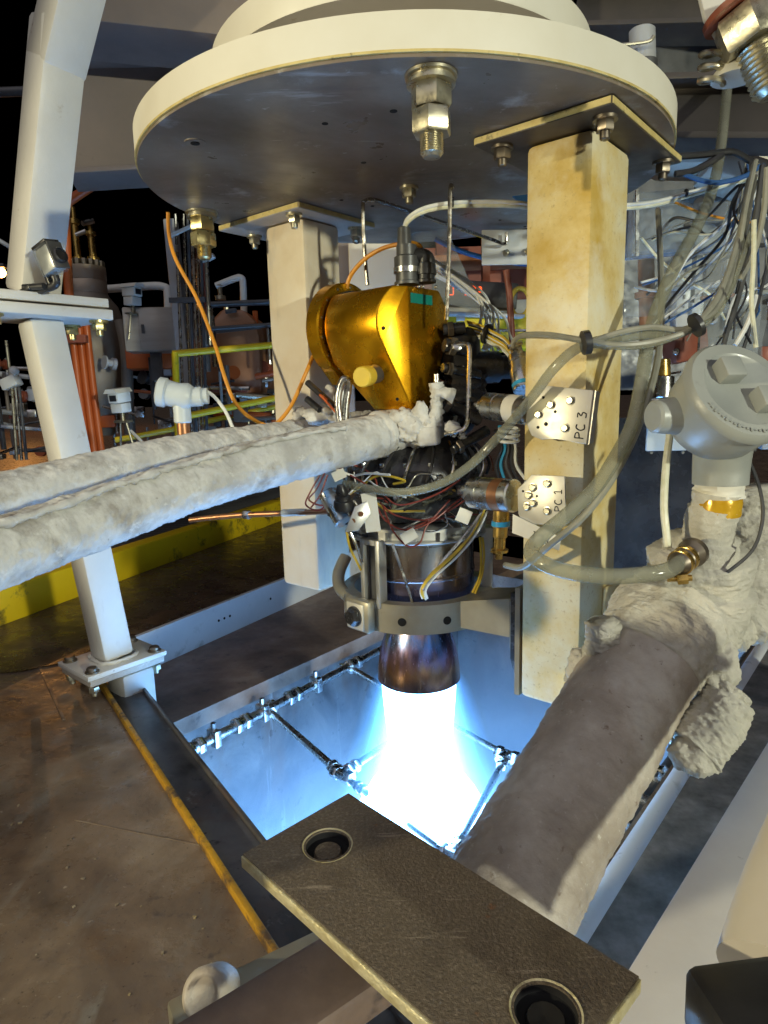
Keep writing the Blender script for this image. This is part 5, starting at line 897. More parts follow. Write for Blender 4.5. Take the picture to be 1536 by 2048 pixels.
# yellow handrail
hr = thing('handrail', V((-0.6519, 2.7000, 0.7022)), 'yellow pipe handrail behind the left column', 'railing')
obj('rail', B().cyl(V((-0.8372, 2.7000, 1.0944)), V((-0.4095, 2.9000, 1.1385)), .014, n=12), 'yellow_paint', hr); obj('rail', B().cyl(V((-0.8273, 2.7000, 0.8401)), V((-0.4211, 2.9000, 0.9170)), .014, n=12), 'yellow_paint', hr)
obj('post', B().cyl(V((-0.8267, 2.7000, 1.1000)), V((-0.8455, 2.7000, 0.6658)), .014, n=12), 'yellow_paint', hr); obj('post', B().cyl(V((-0.4284, 2.8800, 1.1332)), V((-0.4393, 2.8800, 0.6823)), .014, n=12), 'yellow_paint', hr)
cable('floor_rail', [(-1.3068, 3.2000, 0.7284), (-1.0920, 3.3000, 0.7616), (-0.7792, 3.5000, 0.8280), (-0.5528, 3.6000, 0.8681)], .014, 'yellow_paint', 'low yellow rail on the ground behind the sensor head', 'rail', sub=2)
# transmitter on the feed line
tx = thing('pale_transmitter', V((-0.4983, 1.6200, 0.8089)), 'pale blue sensor head with side entry on a copper stem', 'transmitter')
c = V((-0.4901, 1.6200, 0.9125))
obj('head', B().lathe(c + V((-.035, -.005, .012)), V((1, .1, -.22)), [(.030, -.02), (.036, -.016), (.036, .0), (.032, .004), (.030, .03), (.034, .05), (.028, .062)], 28), 'enamel_blue', tx)
obj('side_entry', B().lathe(c + V((.02, 0, .0)), V((1, .1, .05)), [(.024, 0), (.024, .03), (.020, .032), (.020, .045), (.010, .047)], 20), 'enamel_blue', tx)
obj('neck', B().cyl(c + V((0, 0, .0)), c - ez * .062, .021, n=20, ch=.003), 'enamel_blue', tx); obj('stem', B().cyl(c - ez * .06, c - ez * .15, .016, n=16), 'copper', tx)
cable('white_lead', [(-0.4304, 1.6300, 0.9267), (-0.4094, 1.6300, 0.9104), (-0.3847, 1.6300, 0.8731), (-0.3680, 1.6300, 0.8272)], .0045, 'white_cable', 'short white lead from the pale blue sensor head')
cable('white_lead', [(-0.9185, 2.4000, 0.8026), (-0.8619, 2.3500, 0.7625), (-0.8203, 2.3000, 0.7296)], .006, 'white_cable', 'white lead on the ground below the boxed camera')
# yard equipment behind: tanks, skids, pipes
tk = thing('orange_tank', V((-0.8740, 3.8000, 1.0489)), 'faded orange plastic tank with sloped top behind the railing', 'tank')
obj('shell', B().prism([(-.20, -.30), (.17, -.30), (.17, .0), (.155, .08), (.10, .14), (-.02, .15), (-.16, .02), (-.20, -.02)], V((-0.8147, 3.6000, 1.2377)), V((1, 0, 0)), V((0, 0, 1)), -.45, bev=.02), 'orange_tank', tk)
obj('hatch', B().box(V((-0.7825, 3.5800, 1.3713)), (.06, .02, .022), V((1, 0, .12)), V((0, 1, 0)), bev=.004), 'dark_grey', tk); obj('hoop', B().box(V((-0.8079, 3.5800, 1.2693)), (.36, .012, .014), V((1, 0, .08)), V((0, 1, 0))), 'dark_grey', tk)
obj('orange_crate', B().box(V((-1.1503, 3.4000, 1.1224)), (.25, .12, .10), V((1, .1, 0)), V((-.1, 1, 0)), bev=.01), 'orange_paint', None, 'bright orange equipment boxes below the stainless enclosure', 'crate')
rr_ = thing('yard_pipework', V((-1.0286, 3.5000, 0.7019)), 'dark skid of small valves and pipes behind the railing', 'pipework')
random.seed(21)
for k_ in range(190):
    u0, v0, y0 = random.choice([random.uniform(275, 560), random.uniform(400, 560), random.uniform(0, 130), random.uniform(200, 560)]), random.uniform(690, 900), random.uniform(3.2, 4.6)
    dx_ = (u0 - 768) / 1300 * y0; z0_ = .9 - (v0 - 795) / 1300 * y0
    q = V((dx_, y0, z0_)); t_ = random.choice('vhvhbn'); s_ = random.uniform(.35, 1.15)
    mt = random.choice(['steel', 'dark_grey', 'galv', 'red_brown', 'orange_paint', 'stainless_tube', 'dark_grey', 'vessel', 'grey_box', 'enamel_grey'])
    if t_ == 'v': b = B().cyl(q, q + ez * .30 * s_, .014 * s_, n=8); nm = 'pipe'
    elif t_ == 'h': b = B().cyl(q, q + V((.28 * s_, random.uniform(-.1, .1), random.uniform(-.05, .05))), .014 * s_, n=8); nm = 'pipe'
    elif t_ == 'b': b = B().box(q, (.09 * s_, .07, .08 * s_), V((1, .2, 0)), V((-.2, 1, 0)), bev=.006); nm = 'box'
    else: b = B().lathe(q, V((random.uniform(-1, 1), -1, .2)), [(.012, -.03), (.03, -.028), (.03, -.01), (.018, -.008), (.018, .02), (.035, .022), (.035, .03)], 12); nm = 'valve'
    obj(nm, b, mt, rr_)
def arc_pipe(pts_, label, r=.022, mat='white_box'): return cable('vent_pipe', pts_, r, mat, label, 'pipe', 12, sub=4)
arc_pipe([(-1.5516, 3.9000, 1.5526), (-1.3069, 3.9000, 1.5629), (-1.2272, 3.9000, 1.5554), (-1.2097, 3.9000, 1.5247), (-1.2190, 3.9000, 1.3446)], 'pale vent pipe bending down behind the stainless enclosure')
arc_pipe([(-0.8815, 3.7000, 1.5199), (-0.7757, 3.7000, 1.5562), (-0.7430, 3.7000, 1.5580), (-0.7338, 3.7000, 1.5318), (-0.7373, 3.7000, 1.3905), (-0.7430, 3.7000, 1.1236)], 'pale vent pipe hooked over above the orange tank', .018)
obj('pipe_valve', B().lathe(V((-0.8606, 3.7000, 1.4672)), ez, [(.03, -.02), (.03, 0), (.012, .002), (.012, .05), (.02, .052), (.02, .06)], 14), 'galv', None, 'small gate valve under the hooked vent pipe', 'valve')
cable('red_conduit', [(-0.7266, 2.9000, 1.6516), (-0.7342, 2.9000, 1.4924), (-0.7376, 2.9000, 1.3297), (-0.7381, 2.9000, 1.2055)], .011, 'red_brown', 'thin dark red conduit hanging below the gold anchor bolt', 'conduit', sub=2)
sp2 = thing('sprinkler_stand', V((-0.7265, 2.9000, 1.2468)), 'slim pale stand with an angled head behind the thrust plate', 'stand')
obj('pole', B().cyl(V((-0.7257, 2.9000, 1.4921)), V((-0.7341, 2.9000, 1.1425)), .011, n=10), 'galv', sp2); obj('head', B().box(V((-0.7212, 2.9000, 1.4961)), (.07, .03, .02), V((1, 0, .4)), V((0, 1, 0)), bev=.004), 'white_box', sp2)
obj('dark_rail', B().cyl(V((-0.8967, 3.4000, 1.3805)), V((-0.4831, 3.5000, 1.4009)), .016, n=10), 'dark_grey', None, 'dark horizontal pipe in front of the orange tank', 'pipe')
obj('dark_rail', B().cyl(V((-0.9036, 3.3000, 1.2492)), V((-0.4750, 3.4000, 1.2776)), .012, n=10), 'dark_grey', None, 'lower dark horizontal pipe across the orange tank', 'pipe')
# left edge: small white junction and the far street lamp
jb = thing('valve_station', V((-1.6883, 3.0000, 0.7054)), 'small white valve station on thin legs at the left edge', 'valve')
obj('box', B().box(V((-1.6686, 3.0000, 1.0094)), (.075, .06, .05), V((1, 0, .4)), V((0, 1, 0)), bev=.006), 'white_box', jb); obj('dome', B().ball(V((-1.6488, 3.0000, 1.0597)), .022, 12, 8), 'white_box', jb)
for u in (0, 1, 2): obj('leg', B().cyl(V((-1.6669, 3.0000, 0.9872)) + V((.016 * u, 0, 0)), V((-1.6849, 3.0000, 0.6593)) + V((.022 * u, 0, 0)), .007, n=8), ['galv', 'steel', 'dark_grey'][u], jb)
sl_ = thing('street_lamp', V((-13.2214, 22.0000, -0.5048)), 'sodium street lamp glowing orange far off at the left edge', 'lamp')
q = V((-12.1388, 22.0000, 5.1747))
obj('pole', B().tube([V((q.x - 1.2, 22, 0)), V((q.x - 1.2, 22, q.z + .3)), V((q.x - .9, 22, q.z + .45)), V((q.x - .1, 22, q.z + .25))], .07, 8, 4), 'dark_grey', sl_); obj('head', B().box(q + V((-.1, 0, .2)), (.6, .3, .12), bev=.03), 'dark_grey', sl_)
obj('bulb', B().ball(q, .16, 14, 10), emit('sodium', (1.0, 0.42, 0.10), 40.0), sl_)
pl2 = bpy.data.lights.new('street_lamp_light', 'POINT'); pl2.energy = 350; pl2.color = (1, .42, .1); po2 = bpy.data.objects.new('street_lamp_light', pl2); C.objects.link(po2); po2.location = q - ez * .35
# braces crossing the dark upper left
obj('brace', B().cyl(V((-1.7142, 3.2000, 2.2891)), V((-1.5349, 3.2000, 2.2910)), .02, n=10), 'dark_grey', None, 'dark horizontal pipe at the upper left edge', 'pipe')
obj('brace', B().cyl(V((-1.7930, 3.2000, 1.6883)), V((-1.6855, 3.2000, 1.6197)), .010, n=10), 'grey_box', None, 'thin slanting grey rod at the left edge', 'rod')
# ================================================================== between the columns: panels, cables, instruments
obj('cabinet', B().box(V((-0.0142, 2.6000, 1.3697)), (.19, .03, .26), V((1, .1, 0)), V((-.1, 1, 0)), bev=.006), 'cream_panel', None, 'pale cream cabinet behind the gold housing', 'cabinet')
obj('narrow_post', B().box(V((-0.1386, 2.7500, 1.2150)), (.06, .06, .75), bev=.006), 'beam_brown', None, 'dark narrow post behind the pale left column', 'post')
wd = thing('wooden_shelf', V((0.3928, 2.9000, 1.4845)), 'reddish brown shelf unit under the thrust plate between the columns', 'shelf')
obj('back_board', B().box(V((0.4502, 3.0000, 1.3671)), (.62, .03, .34), V((1, -.05, 0)), V((.05, 1, 0))), 'red_brown', wd); obj('shelf_board', B().box(V((0.4068, 2.8500, 1.4441)), (.50, .22, .025), V((1, -.05, 0)), V((.05, 1, 0)), bev=.003), 'wood', wd)
for u in (0, 1, 2): obj('upright', B().box(V((0.2580, 2.8300, 1.3548)) + V((.19 * u, 0, 0)), (.03, .05, .36)), 'red_brown', wd)
obj('mounting_plate', B().box(V((0.3824, 2.0500, 1.3318)), (.14, .008, .10), V((1, .05, 0)), V((-.05, 1, 0)), bev=.002), 'grey_box', None, 'grey mounting plate with screws below the thrust plate', 'plate')
for i, q in enumerate((V((0.3837, 2.0400, 1.3141)), V((0.4477, 2.0400, 1.3168)))): obj('screw', B().lathe(q, V((0, -1, 0)), [(.010, 0), (.010, .006), (.006, .008)], 10), 'galv', bpy.data.objects['mounting_plate'])
obj('blue_hose', B().tube([(0.1861, 2.2000, 1.3948), (0.2820, 2.2000, 1.3514), (0.3946, 2.2000, 1.3226), (0.5156, 2.2000, 1.3074)], .008, 8, 5), 'blue_paint', None, 'dark blue hose drooping below the grey mounting plate', 'hose')
# instrument with red digits
ds = thing('digital_readout', V((0.3651, 2.7000, 1.2352)), 'red glowing digital readout in the background', 'display')
obj('case', B().box(V((0.3841, 2.7200, 1.2953)), (.34, .06, .10), V((1, 0, -.08)), V((0, 1, 0)), bev=.006), 'dark_grey', ds)
LED = emit('led_red', (1.0, .10, .02), 2.5)
SEG = {'0': 'abcdef', '2': 'abged', '8': 'abcdefg', '3': 'abgcd'}
def digit(ch, o, h):
    w_ = h * .5; b = B(); t_ = h * .11
    P = {'a': (0, h / 2, w_, t_), 'g': (0, 0, w_, t_), 'd': (0, -h / 2, w_, t_), 'b': (w_ / 2, h / 4, t_, h * .42), 'c': (w_ / 2, -h / 4, t_, h * .42), 'f': (-w_ / 2, h / 4, t_, h * .42), 'e': (-w_ / 2, -h / 4, t_, h * .42)}
    for s_ in SEG[ch]:
        x, z_, a, b_ = P[s_]; b.box(o + V((x, 0, z_)), (a, .003, b_))
    return b
for q, ch in ((V((0.3508, 2.6800, 1.3091)), '3'), (V((0.3745, 2.6800, 1.3047)), '2'), (V((0.3982, 2.6800, 1.3003)), '2'), (V((0.2876, 2.6800, 1.3107)), '0')): obj('digit', digit(ch, q, .036), LED, ds)
yb = thing('yellow_machine', V((0.4485, 2.6000, 1.0893)), 'yellow machine casing with round handle behind the engine', 'machine')
obj('body', B().box(V((0.4386, 2.6000, 1.1310)), (.42, .20, .13), V((1, .1, 0)), V((-.1, 1, 0)), bev=.012), 'yellow_paint', yb); obj('lid', B().box(V((0.3827, 2.5500, 1.1864)), (.28, .22, .012), V((1, .1, -.05)), V((-.1, 1, 0)), bev=.003), 'grey_box', yb)
obj('handle_ring', B().tube([V((0.5232, 2.5000, 1.2324)) + V((cos(a) * .035, 0, sin(a) * .05)) for a in [2 * pi * k_ / 14 for k_ in range(15)]], .009, 8, 2), 'yellow_cap', yb)
obj('lamp', B().box(V((0.2967, 2.4500, 1.1770)), (.03, .03, .02), bev=.003), 'white_box', yb)
obj('grey_trunking', B().box(V((0.4127, 2.7500, 1.2443)), (.55, .05, .06), V((1, 0, .0)), V((0, 1, 0)), bev=.004), 'grey_box', None, 'grey cable trunking running behind the engine', 'trunking')
obj('rail_rod', B().cyl(V((0.2423, 2.3000, 1.1213)), V((0.5423, 2.3000, 1.1120)), .005, n=8), 'stainless_tube', None, 'thin bright rod running level behind the engine', 'rod')
obj('brown_conduit', B().tube([(0.4141, 2.2000, 1.2945), (0.4243, 2.2000, 1.2324), (0.4315, 2.2000, 1.1383), (0.4371, 2.2000, 1.0587)], .011, 10, 3), 'red_brown', None, 'brown vertical conduit left of the right column', 'conduit')
# fan of white cables
fan = thing('cable_fan', V((0.2926, 1.9500, 1.1135)), 'fan of thin white cables sweeping down behind the engine', 'cables')
random.seed(5)
F0 = [V((0.1423, 1.8500, 1.2627)), V((0.2504, 1.8500, 1.1887)), V((0.3289, 1.8300, 1.1251)), V((0.3439, 1.8000, 1.0693)), V((0.3004, 1.7800, 1.0168))]
for k_ in range(9):
    j = V((random.uniform(-.012, .012), random.uniform(-.02, .02), random.uniform(-.012, .012)))
    e_ = V((0.2641, 1.7600, 1.0099)) + V((.012 * k_, 0, .004 * (k_ % 3)))
    obj('strand', B().tube([F0[0] + j * .4, F0[1] + j, F0[2] + j * 1.6 + V((-.006 * (8 - k_), 0, 0)), F0[3] + j + V((-.010 * (8 - k_), 0, .0)), e_], .0032, 6, 6), 'white_cable', fan)
for k_ in range(3):
    j = V((.008 * k_, .01 * k_, -.006 * k_))
    obj('strand', B().tube([p + j for p in (V((0.1388, 1.9000, 1.2488)), V((0.2082, 1.9000, 1.2111)), V((0.2711, 1.9000, 1.1693)), V((0.2933, 1.8800, 1.1257)), V((0.2983, 1.8500, 1.0687)), V((0.2768, 1.8000, 1.0188)))], .0035, 6, 6), 'white_cable', fan)
yw = thing('yellow_loom', V((0.2800, 1.6600, 1.0511)), 'taped loom of yellow and white wires running to the upper transducer', 'wires')
for k_ in range(8):
    j = V((.002 * (k_ % 3), .003 * (k_ % 2), -.0045 * k_ + .014))
    obj('strand', B().tube([p + j for p in (V((0.2208, 1.6800, 1.0666)), V((0.2461, 1.6400, 1.0536)), V((0.2700, 1.6000, 1.0340)), V((0.2901, 1.5600, 1.0153)), V((0.2964, 1.5200, 0.9965)))], .0027, 6, 5), ['yellow_wire', 'white_cable', 'black', 'yellow_wire', 'white_cable', 'yellow_wire', 'cream_cable', 'white_cable'][k_], yw)
obj('tie', B().lathe(V((0.2579, 1.6220, 1.0457)), V((1, -.8, -.5)), [(.024, 0), (.024, .005)], 14), 'black', yw)
obj('clear_bag', B().prism([(-.13, .10), (.02, .12), (.10, -.06), (.16, -.14), (.02, -.10), (-.10, -.04)], V((0.1919, 2.1000, 1.2817)), V((1, 0, 0)), V((0, 0, 1)), .01), 'film', None, 'sheet of clear plastic hanging behind the connectors', 'plastic sheet')
mc = thing('wire_cluster', V((0.2981, 1.5500, 0.7689)), 'cluster of blue and black leads with white wrap beside the dome', 'wires')
for k_, mt in enumerate(('black', 'blue_tape', 'dark_grey', 'black', 'white_cable')):
    obj('lead', B().tube([V((0.2629, 1.5200, 0.8186)) + V((.010 * k_, 0, .01 * (k_ % 2))), V((0.2806, 1.5200, 0.7775)) + V((.008 * k_, .01, 0)), V((0.2891, 1.5200, 0.7363)) + V((.012 * (k_ - 2), 0, 0)), V((0.2716, 1.5000, 0.6980)) + V((.016 * k_, .0, -.01 * (k_ % 2)))], .004, 6, 5), mt, mc)
for dz in (0, .012, .024): obj('wrap', B().tube([V((0.2918, 1.5000, 0.7960)) + V((cos(a) * .022, sin(a) * .018, dz + .004 * sin(a))) for a in [2 * pi * k_ / 12 for k_ in range(13)]], .004, 6, 2), 'white_cable', mc)
# ================================================================== right background
ge = thing('glass_enclosure', V((1.0360, 2.4000, 1.3743)), 'steel framed clear enclosure behind the right column', 'enclosure')
c = V((1.0317, 2.4000, 1.4572))
obj('case', B().box(c, (.30, .14, .17), V((1, -.1, .04)), V((.1, 1, 0)), bev=.004), 'grey_box', ge); obj('front_film', B().box(c + V((0, -.09, 0)), (.33, .006, .20), V((1, -.1, .04)), V((.1, 1, 0))), 'film', ge)
for s_ in (-1, 1): obj('frame_bar', B().box(c + V((.16 * s_, -.095, .006 * s_)), (.010, .012, .21), V((1, -.1, .04)), V((.1, 1, 0))), 'brass' if s_ > 0 else 'steel', ge)
obj('frame_bar', B().box(c + V((0, -.095, -.105)), (.34, .012, .010), V((1, -.1, .04)), V((.1, 1, 0))), 'blue_paint', ge)
obj('cream_duct', B().box(V((1.1010, 2.3000, 1.6480)), (.34, .20, .10), V((1, -.25, -.12)), V((.25, 1, 0)), bev=.02), 'cream_panel', None, 'pale duct under the dark beam behind the right column', 'duct')
obj('white_duct', B().box(V((1.1680, 2.2000, 1.5468)), (.26, .20, .08), V((1, -.2, -.45)), V((.2, 1, 0)), bev=.012), 'cream_panel', None, 'slanting pale channel at the right edge', 'channel')
sc = thing('wall_cabinet', V((0.9919, 2.3000, 1.0355)), 'grey louvred cabinet behind the cable bundle', 'cabinet')
obj('case', B().box(V((1.0908, 2.4000, 1.2384)), (.085, .05, .26), bev=.004), 'grey_box', sc)
for k_ in range(5): obj('slot', B().box(V((1.0731, 2.3700, 1.3094)) - ez * .03 * k_, (.004, .006, .014)), 'dark_grey', sc)
obj('side_panel', B().box(V((1.3057, 2.5000, 1.1501)), (.20, .02, .60), V((1, -.2, 0)), V((.2, 1, 0))), 'dark_grey', sc)
op = thing('orange_skid', V((1.0547, 2.6000, 1.0169)), 'orange painted pipe skid behind the right column', 'pipework')
obj('pipe', B().cyl(V((1.0226, 2.6000, 1.3892)), V((1.0452, 2.6000, 1.0552)), .030, n=14), 'orange_tank', op); obj('pipe', B().cyl(V((1.2096, 2.6000, 1.3846)), V((1.2240, 2.6000, 1.2008)), .016, n=12), 'orange_paint', op)
obj('flange', B().cyl(V((1.0317, 2.6000, 1.2704)), V((1.0327, 2.6000, 1.2482)), .045, n=18), 'orange_tank', op); obj('cap', B().box(V((1.1429, 2.5000, 1.0639)), (.16, .08, .12), V((1, .3, .2)), V((-.3, 1, 0)), bev=.02), 'red_brown', op)
obj('back_wall', B().box(V((1.5883, 3.2000, 1.4043)), (1.1, .04, 1.0)), 'dark_grey', op)
sg = thing('silver_gauge', V((0.7284, 1.7000, 0.8363)), 'silver transmitter body on a grey junction plate behind the right column', 'transmitter')
obj('can', B().cyl(V((0.7249, 1.7000, 0.9355)), V((0.7249, 1.7000, 0.8811)), .028, n=24, ch=.002), 'steel', sg); obj('cap', B().cyl(V((0.7202, 1.7000, 0.9781)), V((0.7236, 1.7000, 0.9355)), .020, n=18, ch=.002), 'brass', sg)
obj('plate', B().box(V((0.7515, 1.7200, 0.8066)), (.105, .012, .13), V((1, -.1, 0)), V((.1, 1, .04)), bev=.003), 'enamel_blue', sg)
for q in (V((0.7156, 1.7120, 0.8557)), V((0.7079, 1.7120, 0.7387)), V((0.7911, 1.7120, 0.7365))): obj('screw', B().cyl(q, q + V((0, -.004, 0)), .004, n=8), 'dark_grey', sg)
obj('bracket', B().box(V((0.7201, 1.7000, 0.8749)), (.09, .03, .010), V((1, -.1, 0)), V((.1, 1, .04)), bev=.002), 'steel', sg)
obj('dark_panel', B().box(V((0.9265, 2.1500, 0.5371)), (.30, .02, .55), V((1, -.3, 0)), V((.3, 1, 0))), 'black_metal', None, 'plain dark curtain behind the frosted elbow', 'panel')  # plain dark sheet put where the dark pit wall shows
hp = thing('rear_cylinder', V((0.9906, 2.6000, 2.0298)), 'grey vertical cylinder beyond the edge of the thrust plate', 'cylinder')
obj('can', B().cyl(V((0.9899, 2.6000, 1.9635)), V((0.9734, 2.6000, 2.1773)), .045, n=24, ch=.003), 'grey_box', hp); obj('band', B().cyl(V((0.9845, 2.6000, 2.0465)), V((0.9834, 2.6000, 2.0712)), .048, n=24), 'dark_grey', hp)
obj('lever_rod', B().tube([(0.8182, 2.5000, 2.0794), (0.9134, 2.5000, 2.0866), (0.9617, 2.5000, 2.0933), (0.9784, 2.5000, 2.1085)], .006, 8, 4), 'galv', hp)
sr_ = thing('frosted_spring', V((0.7560, 1.6000, 1.5816)), 'pale coiled fitting hanging beside the hanger bolt', 'fitting')
obj('coil', B().tube([V((0.7594, 1.6000, 1.6171)) + V((cos(a) * .025, sin(a) * .02, .03 - a * .0042)) for a in [k_ * .5 for k_ in range(38)]], .007, 8, 2), 'galv', sr_); obj('cup', B().lathe(V((0.8120, 1.6000, 1.5823)), ez, [(.05, 0), (.045, .015), (.025, .04), (.015, .06)], 20), 'white_box', sr_)
obj('metal_sheet', B().box(V((1.2433, 2.9000, 2.2302)), (.9, .02, .36)), 'dark_grey', None, 'dark metal sheet under the roof beam', 'sheet')
# cables on the right
for nm, p_, r_, mt, lb in [
 ('grey_cable', [(0.3795, 1.2350, 0.9857), (0.4325, 1.2300, 1.0036), (0.4963, 1.2300, 1.0135), (0.5517, 1.2300, 1.0077), (0.5852, 1.2400, 1.0185), (0.6487, 1.3000, 1.0495), (0.7259, 1.4000, 1.1199), (0.8296, 1.5500, 1.2611), (0.9306, 1.7000, 1.4331)], .0058, 'grey_cable', 'upper grey cable of the tied bundle leaving the right column'),
 ('clear_tube', [(0.3748, 1.2350, 0.9876), (0.4390, 1.2200, 0.9795), (0.4937, 1.2200, 0.9816), (0.5387, 1.2200, 0.9946), (0.5849, 1.2350, 1.0144), (0.6925, 1.3500, 1.0740), (0.8152, 1.5000, 1.2286), (0.9218, 1.6500, 1.4060)], .0055, 'vinyl', 'clear tube twisted into the tied cable bundle'),
 ('black_cable', [(0.6857, 1.6000, 1.4244), (0.7427, 1.6000, 1.4262), (0.7881, 1.6000, 1.4304), (0.8224, 1.6000, 1.4296), (0.8580, 1.6000, 1.4107)], .0075, 'black', 'black cable curving level from the rim of the thrust plate'),
 ('black_cable', [(0.6876, 1.6000, 1.3872), (0.7275, 1.6000, 1.3926), (0.7666, 1.6000, 1.4098), (0.7940, 1.6000, 1.4271)], .0075, 'black', 'black cable rising from the rim of the thrust plate'),
 ('black_cable', [(0.7083, 1.6000, 1.3867), (0.7458, 1.6000, 1.3729), (0.7922, 1.6000, 1.3665), (0.8488, 1.6000, 1.3790), (0.8818, 1.6000, 1.3995)], .0055, 'blue_paint', 'sagging dark blue cable beside the thrust plate'),
 ('hanging_cable', [(0.8154, 1.5000, 1.3755), (0.8006, 1.5000, 1.2802), (0.7874, 1.5000, 1.1564), (0.7597, 1.5000, 1.0722), (0.6934, 1.4500, 1.0310)], .006, 'grey_cable', 'grey cable hanging from the right edge into the bundle'),
 ('hanging_cable', [(0.8319, 1.5000, 1.3702), (0.8253, 1.5000, 1.2694), (0.8135, 1.5000, 1.1767), (0.7972, 1.5000, 1.0926), (0.7793, 1.5000, 1.0286), (0.7666, 1.5000, 0.9634)], .006, 'dark_grey', 'dark cable hanging down left of the pale wire'),
 ('hanging_cable', [(0.8139, 1.4500, 1.3494), (0.8139, 1.4500, 1.2666), (0.8008, 1.4500, 1.1873), (0.7732, 1.4500, 1.1272)], .006, 'grey_cable', 'grey cable bowing outward at the right edge'),
 ('hanging_cable', [(0.7122, 1.3000, 1.2114), (0.7165, 1.3000, 1.1395), (0.7180, 1.3000, 1.0663), (0.7269, 1.3000, 1.0101), (0.7332, 1.3000, 0.9770)], .0045, 'cream_cable', 'pale cream wire hanging behind the transmitter cover'),
 ('hanging_cable', [(0.7818, 1.4000, 1.0888), (0.7709, 1.4000, 1.0391), (0.7545, 1.4000, 1.0041), (0.7451, 1.4000, 0.9891)], .005, 'white_cable', 'short white wire ending behind the transmitter cover'),
 ('thin_wire', [(1.0011, 1.9000, 1.3716), (0.9217, 1.9000, 1.3189), (0.8560, 1.9000, 1.2548), (0.8022, 1.9000, 1.2163), (0.7359, 1.9000, 1.1979)], .0035, 'white_cable', 'thin white wire slanting up behind the right column'),
 ('thin_wire', [(0.7308, 1.9000, 1.3171), (0.7863, 1.9000, 1.2566), (0.8589, 1.9000, 1.2015), (0.9315, 1.9000, 1.1595), (0.9782, 1.9000, 1.0905)], .004, 'cream_cable', 'thin pale wire slanting down behind the right column'),
 ('orange_wire', [(0.8203, 1.9000, 1.4057), (0.8906, 1.9000, 1.3782), (0.9745, 1.9000, 1.3567), (1.0303, 1.9000, 1.3488)], .0035, 'orange_cable', 'thin orange wire below the pale cable pair at right')]:
    cable(nm, p_, r_, mt, lb)
obj('cable_tie', B().lathe(V((0.3781, 1.2250, 0.9894)), V((1, 0, .15)), [(.022, -.006), (.022, .006)], 16), 'black', None, 'black tie round the cables in front of the right column', 'cable tie')
obj('cable_tie', B().lathe(V((0.5697, 1.2050, 1.0134)), V((1, 0, .5)), [(.022, -.004), (.022, .004)], 16), 'black', None, 'black tie round the bundle above the transmitter', 'cable tie')

# loose instrument wiring and clear sheets at the right
wt = thing('wire_tangle', V((0.9571, 1.9000, 1.1991)), 'tangle of many thin grey, black and white wires at the upper right', 'wires')
random.seed(77)
A0 = [V((0.9387, 1.7500, 1.4551)), V((0.9772, 1.7500, 1.4425)), V((0.9593, 1.7500, 1.4313))]; A1 = [V((0.7651, 1.6000, 1.0446)), V((0.8162, 1.6000, 0.9911)), V((0.7657, 1.8000, 1.0845)), V((0.7880, 2.0000, 1.1779)), V((0.8515, 1.6000, 1.0018)), V((0.9227, 1.6000, 1.0117)), V((0.7952, 2.0000, 1.3453))]
for k_ in range(26):
    p_, q_ = random.choice(A0), random.choice(A1); j = lambda s_: V((random.uniform(-s_, s_), random.uniform(-s_, s_), random.uniform(-s_, s_)))
    m_ = p_.lerp(q_, .5) - ez * random.uniform(-.02, .10) + V((random.uniform(-.02, .07), 0, 0))
    obj('wire', B().tube([p_ + j(.02), p_.lerp(m_, .5) + j(.03), m_ + j(.03), m_.lerp(q_, .5) + j(.03), q_ + j(.03)], random.choice((.0018, .0024, .0032, .004)), 6, 7), random.choice(('grey_cable', 'black', 'white_cable', 'dark_grey', 'cream_cable', 'grey_cable', 'blue_paint')), wt)
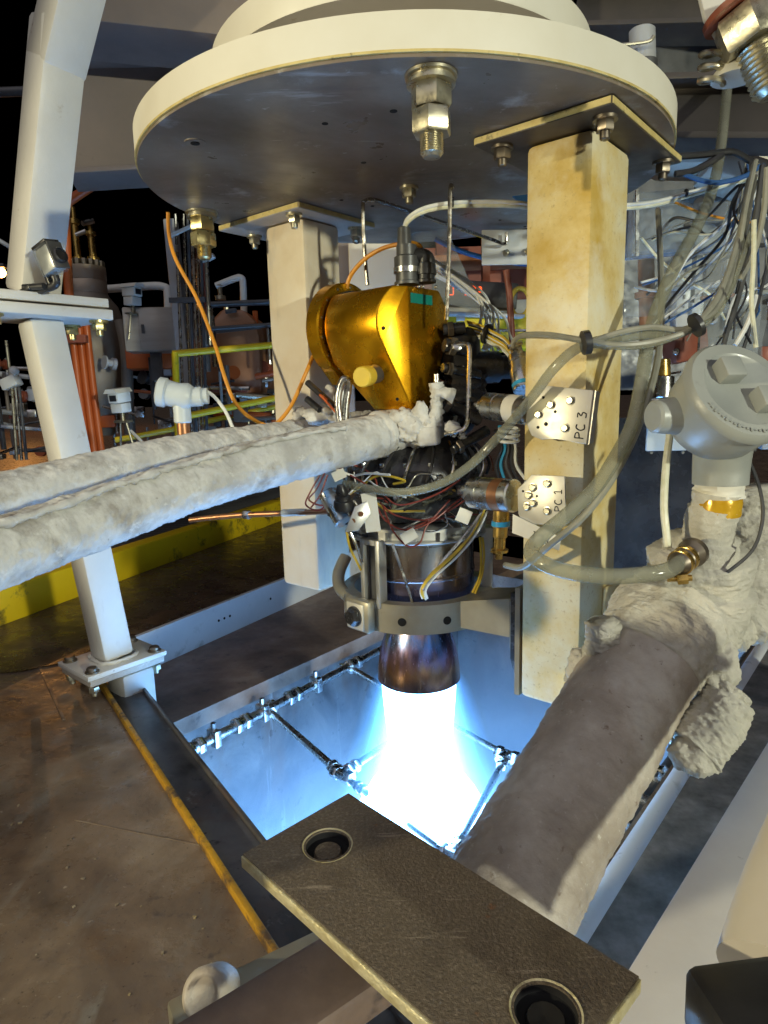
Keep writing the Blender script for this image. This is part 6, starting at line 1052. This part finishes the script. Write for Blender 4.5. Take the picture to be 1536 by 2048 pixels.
ri = thing('rack_instruments', V((1.0912, 2.2000, 0.9938)), 'dim rack of small gauges, tubes and boxes behind the cable bundle', 'instruments')
for k_ in range(60):
    y0 = random.uniform(2.0, 2.7); q = V((random.uniform(.42, .60) * y0, y0, .9 + (795 - random.uniform(430, 900)) / 1300 * y0)); s_ = random.uniform(.4, 1.1); mt = random.choice(('steel', 'grey_box', 'dark_grey', 'orange_tank', 'red_brown', 'stainless_tube', 'galv', 'enamel_grey', 'white_box', 'black'))
    t_ = random.choice('vhbg')
    if t_ == 'v': obj('tube', B().cyl(q, q + ez * .2 * s_, .008 * s_, n=8), mt, ri)
    elif t_ == 'h': obj('tube', B().cyl(q, q + V((.16 * s_, .02, .01)), .008 * s_, n=8), mt, ri)
    elif t_ == 'b': obj('box', B().box(q, (.05 * s_, .05, .07 * s_), V((1, -.2, 0)), V((.2, 1, 0)), bev=.004), mt, ri)
    else: obj('gauge', B().lathe(q, V((-.4, -1, .1)), [(.02 * s_, 0), (.026 * s_, .004), (.026 * s_, .02), (.022 * s_, .022), (0, .02)], 16), mt, ri)
for k_, (q, w_, h_, a_) in enumerate(((V((0.8929, 1.9500, 1.2638)), .34, .30, -.2), (V((1.0034, 1.9000, 0.9234)), .22, .42, .3))):
    b = B(); nx, nz = 10, 8
    vs = [q + V((w_ * (i_ / nx - .5), a_ * w_ * (i_ / nx - .5) + .02 * noise.noise(V((i_ * .5, j_ * .6, k_ * 9))), h_ * (j_ / nz - .5))) for j_ in range(nz + 1) for i_ in range(nx + 1)]
    vs2 = [p + V((0, .0012, 0)) for p in vs]; n0 = len(vs)
    fs = [(j_ * (nx + 1) + i_, j_ * (nx + 1) + i_ + 1, (j_ + 1) * (nx + 1) + i_ + 1, (j_ + 1) * (nx + 1) + i_) for j_ in range(nz) for i_ in range(nx)]
    b.add(vs, fs); b.add(vs2, [f[::-1] for f in fs])
    obj('clear_sheet', b, 'film', None, ('crumpled clear plastic sheet hung behind the right column', 'narrow clear plastic sheet behind the transmitter head')[k_], 'plastic sheet')
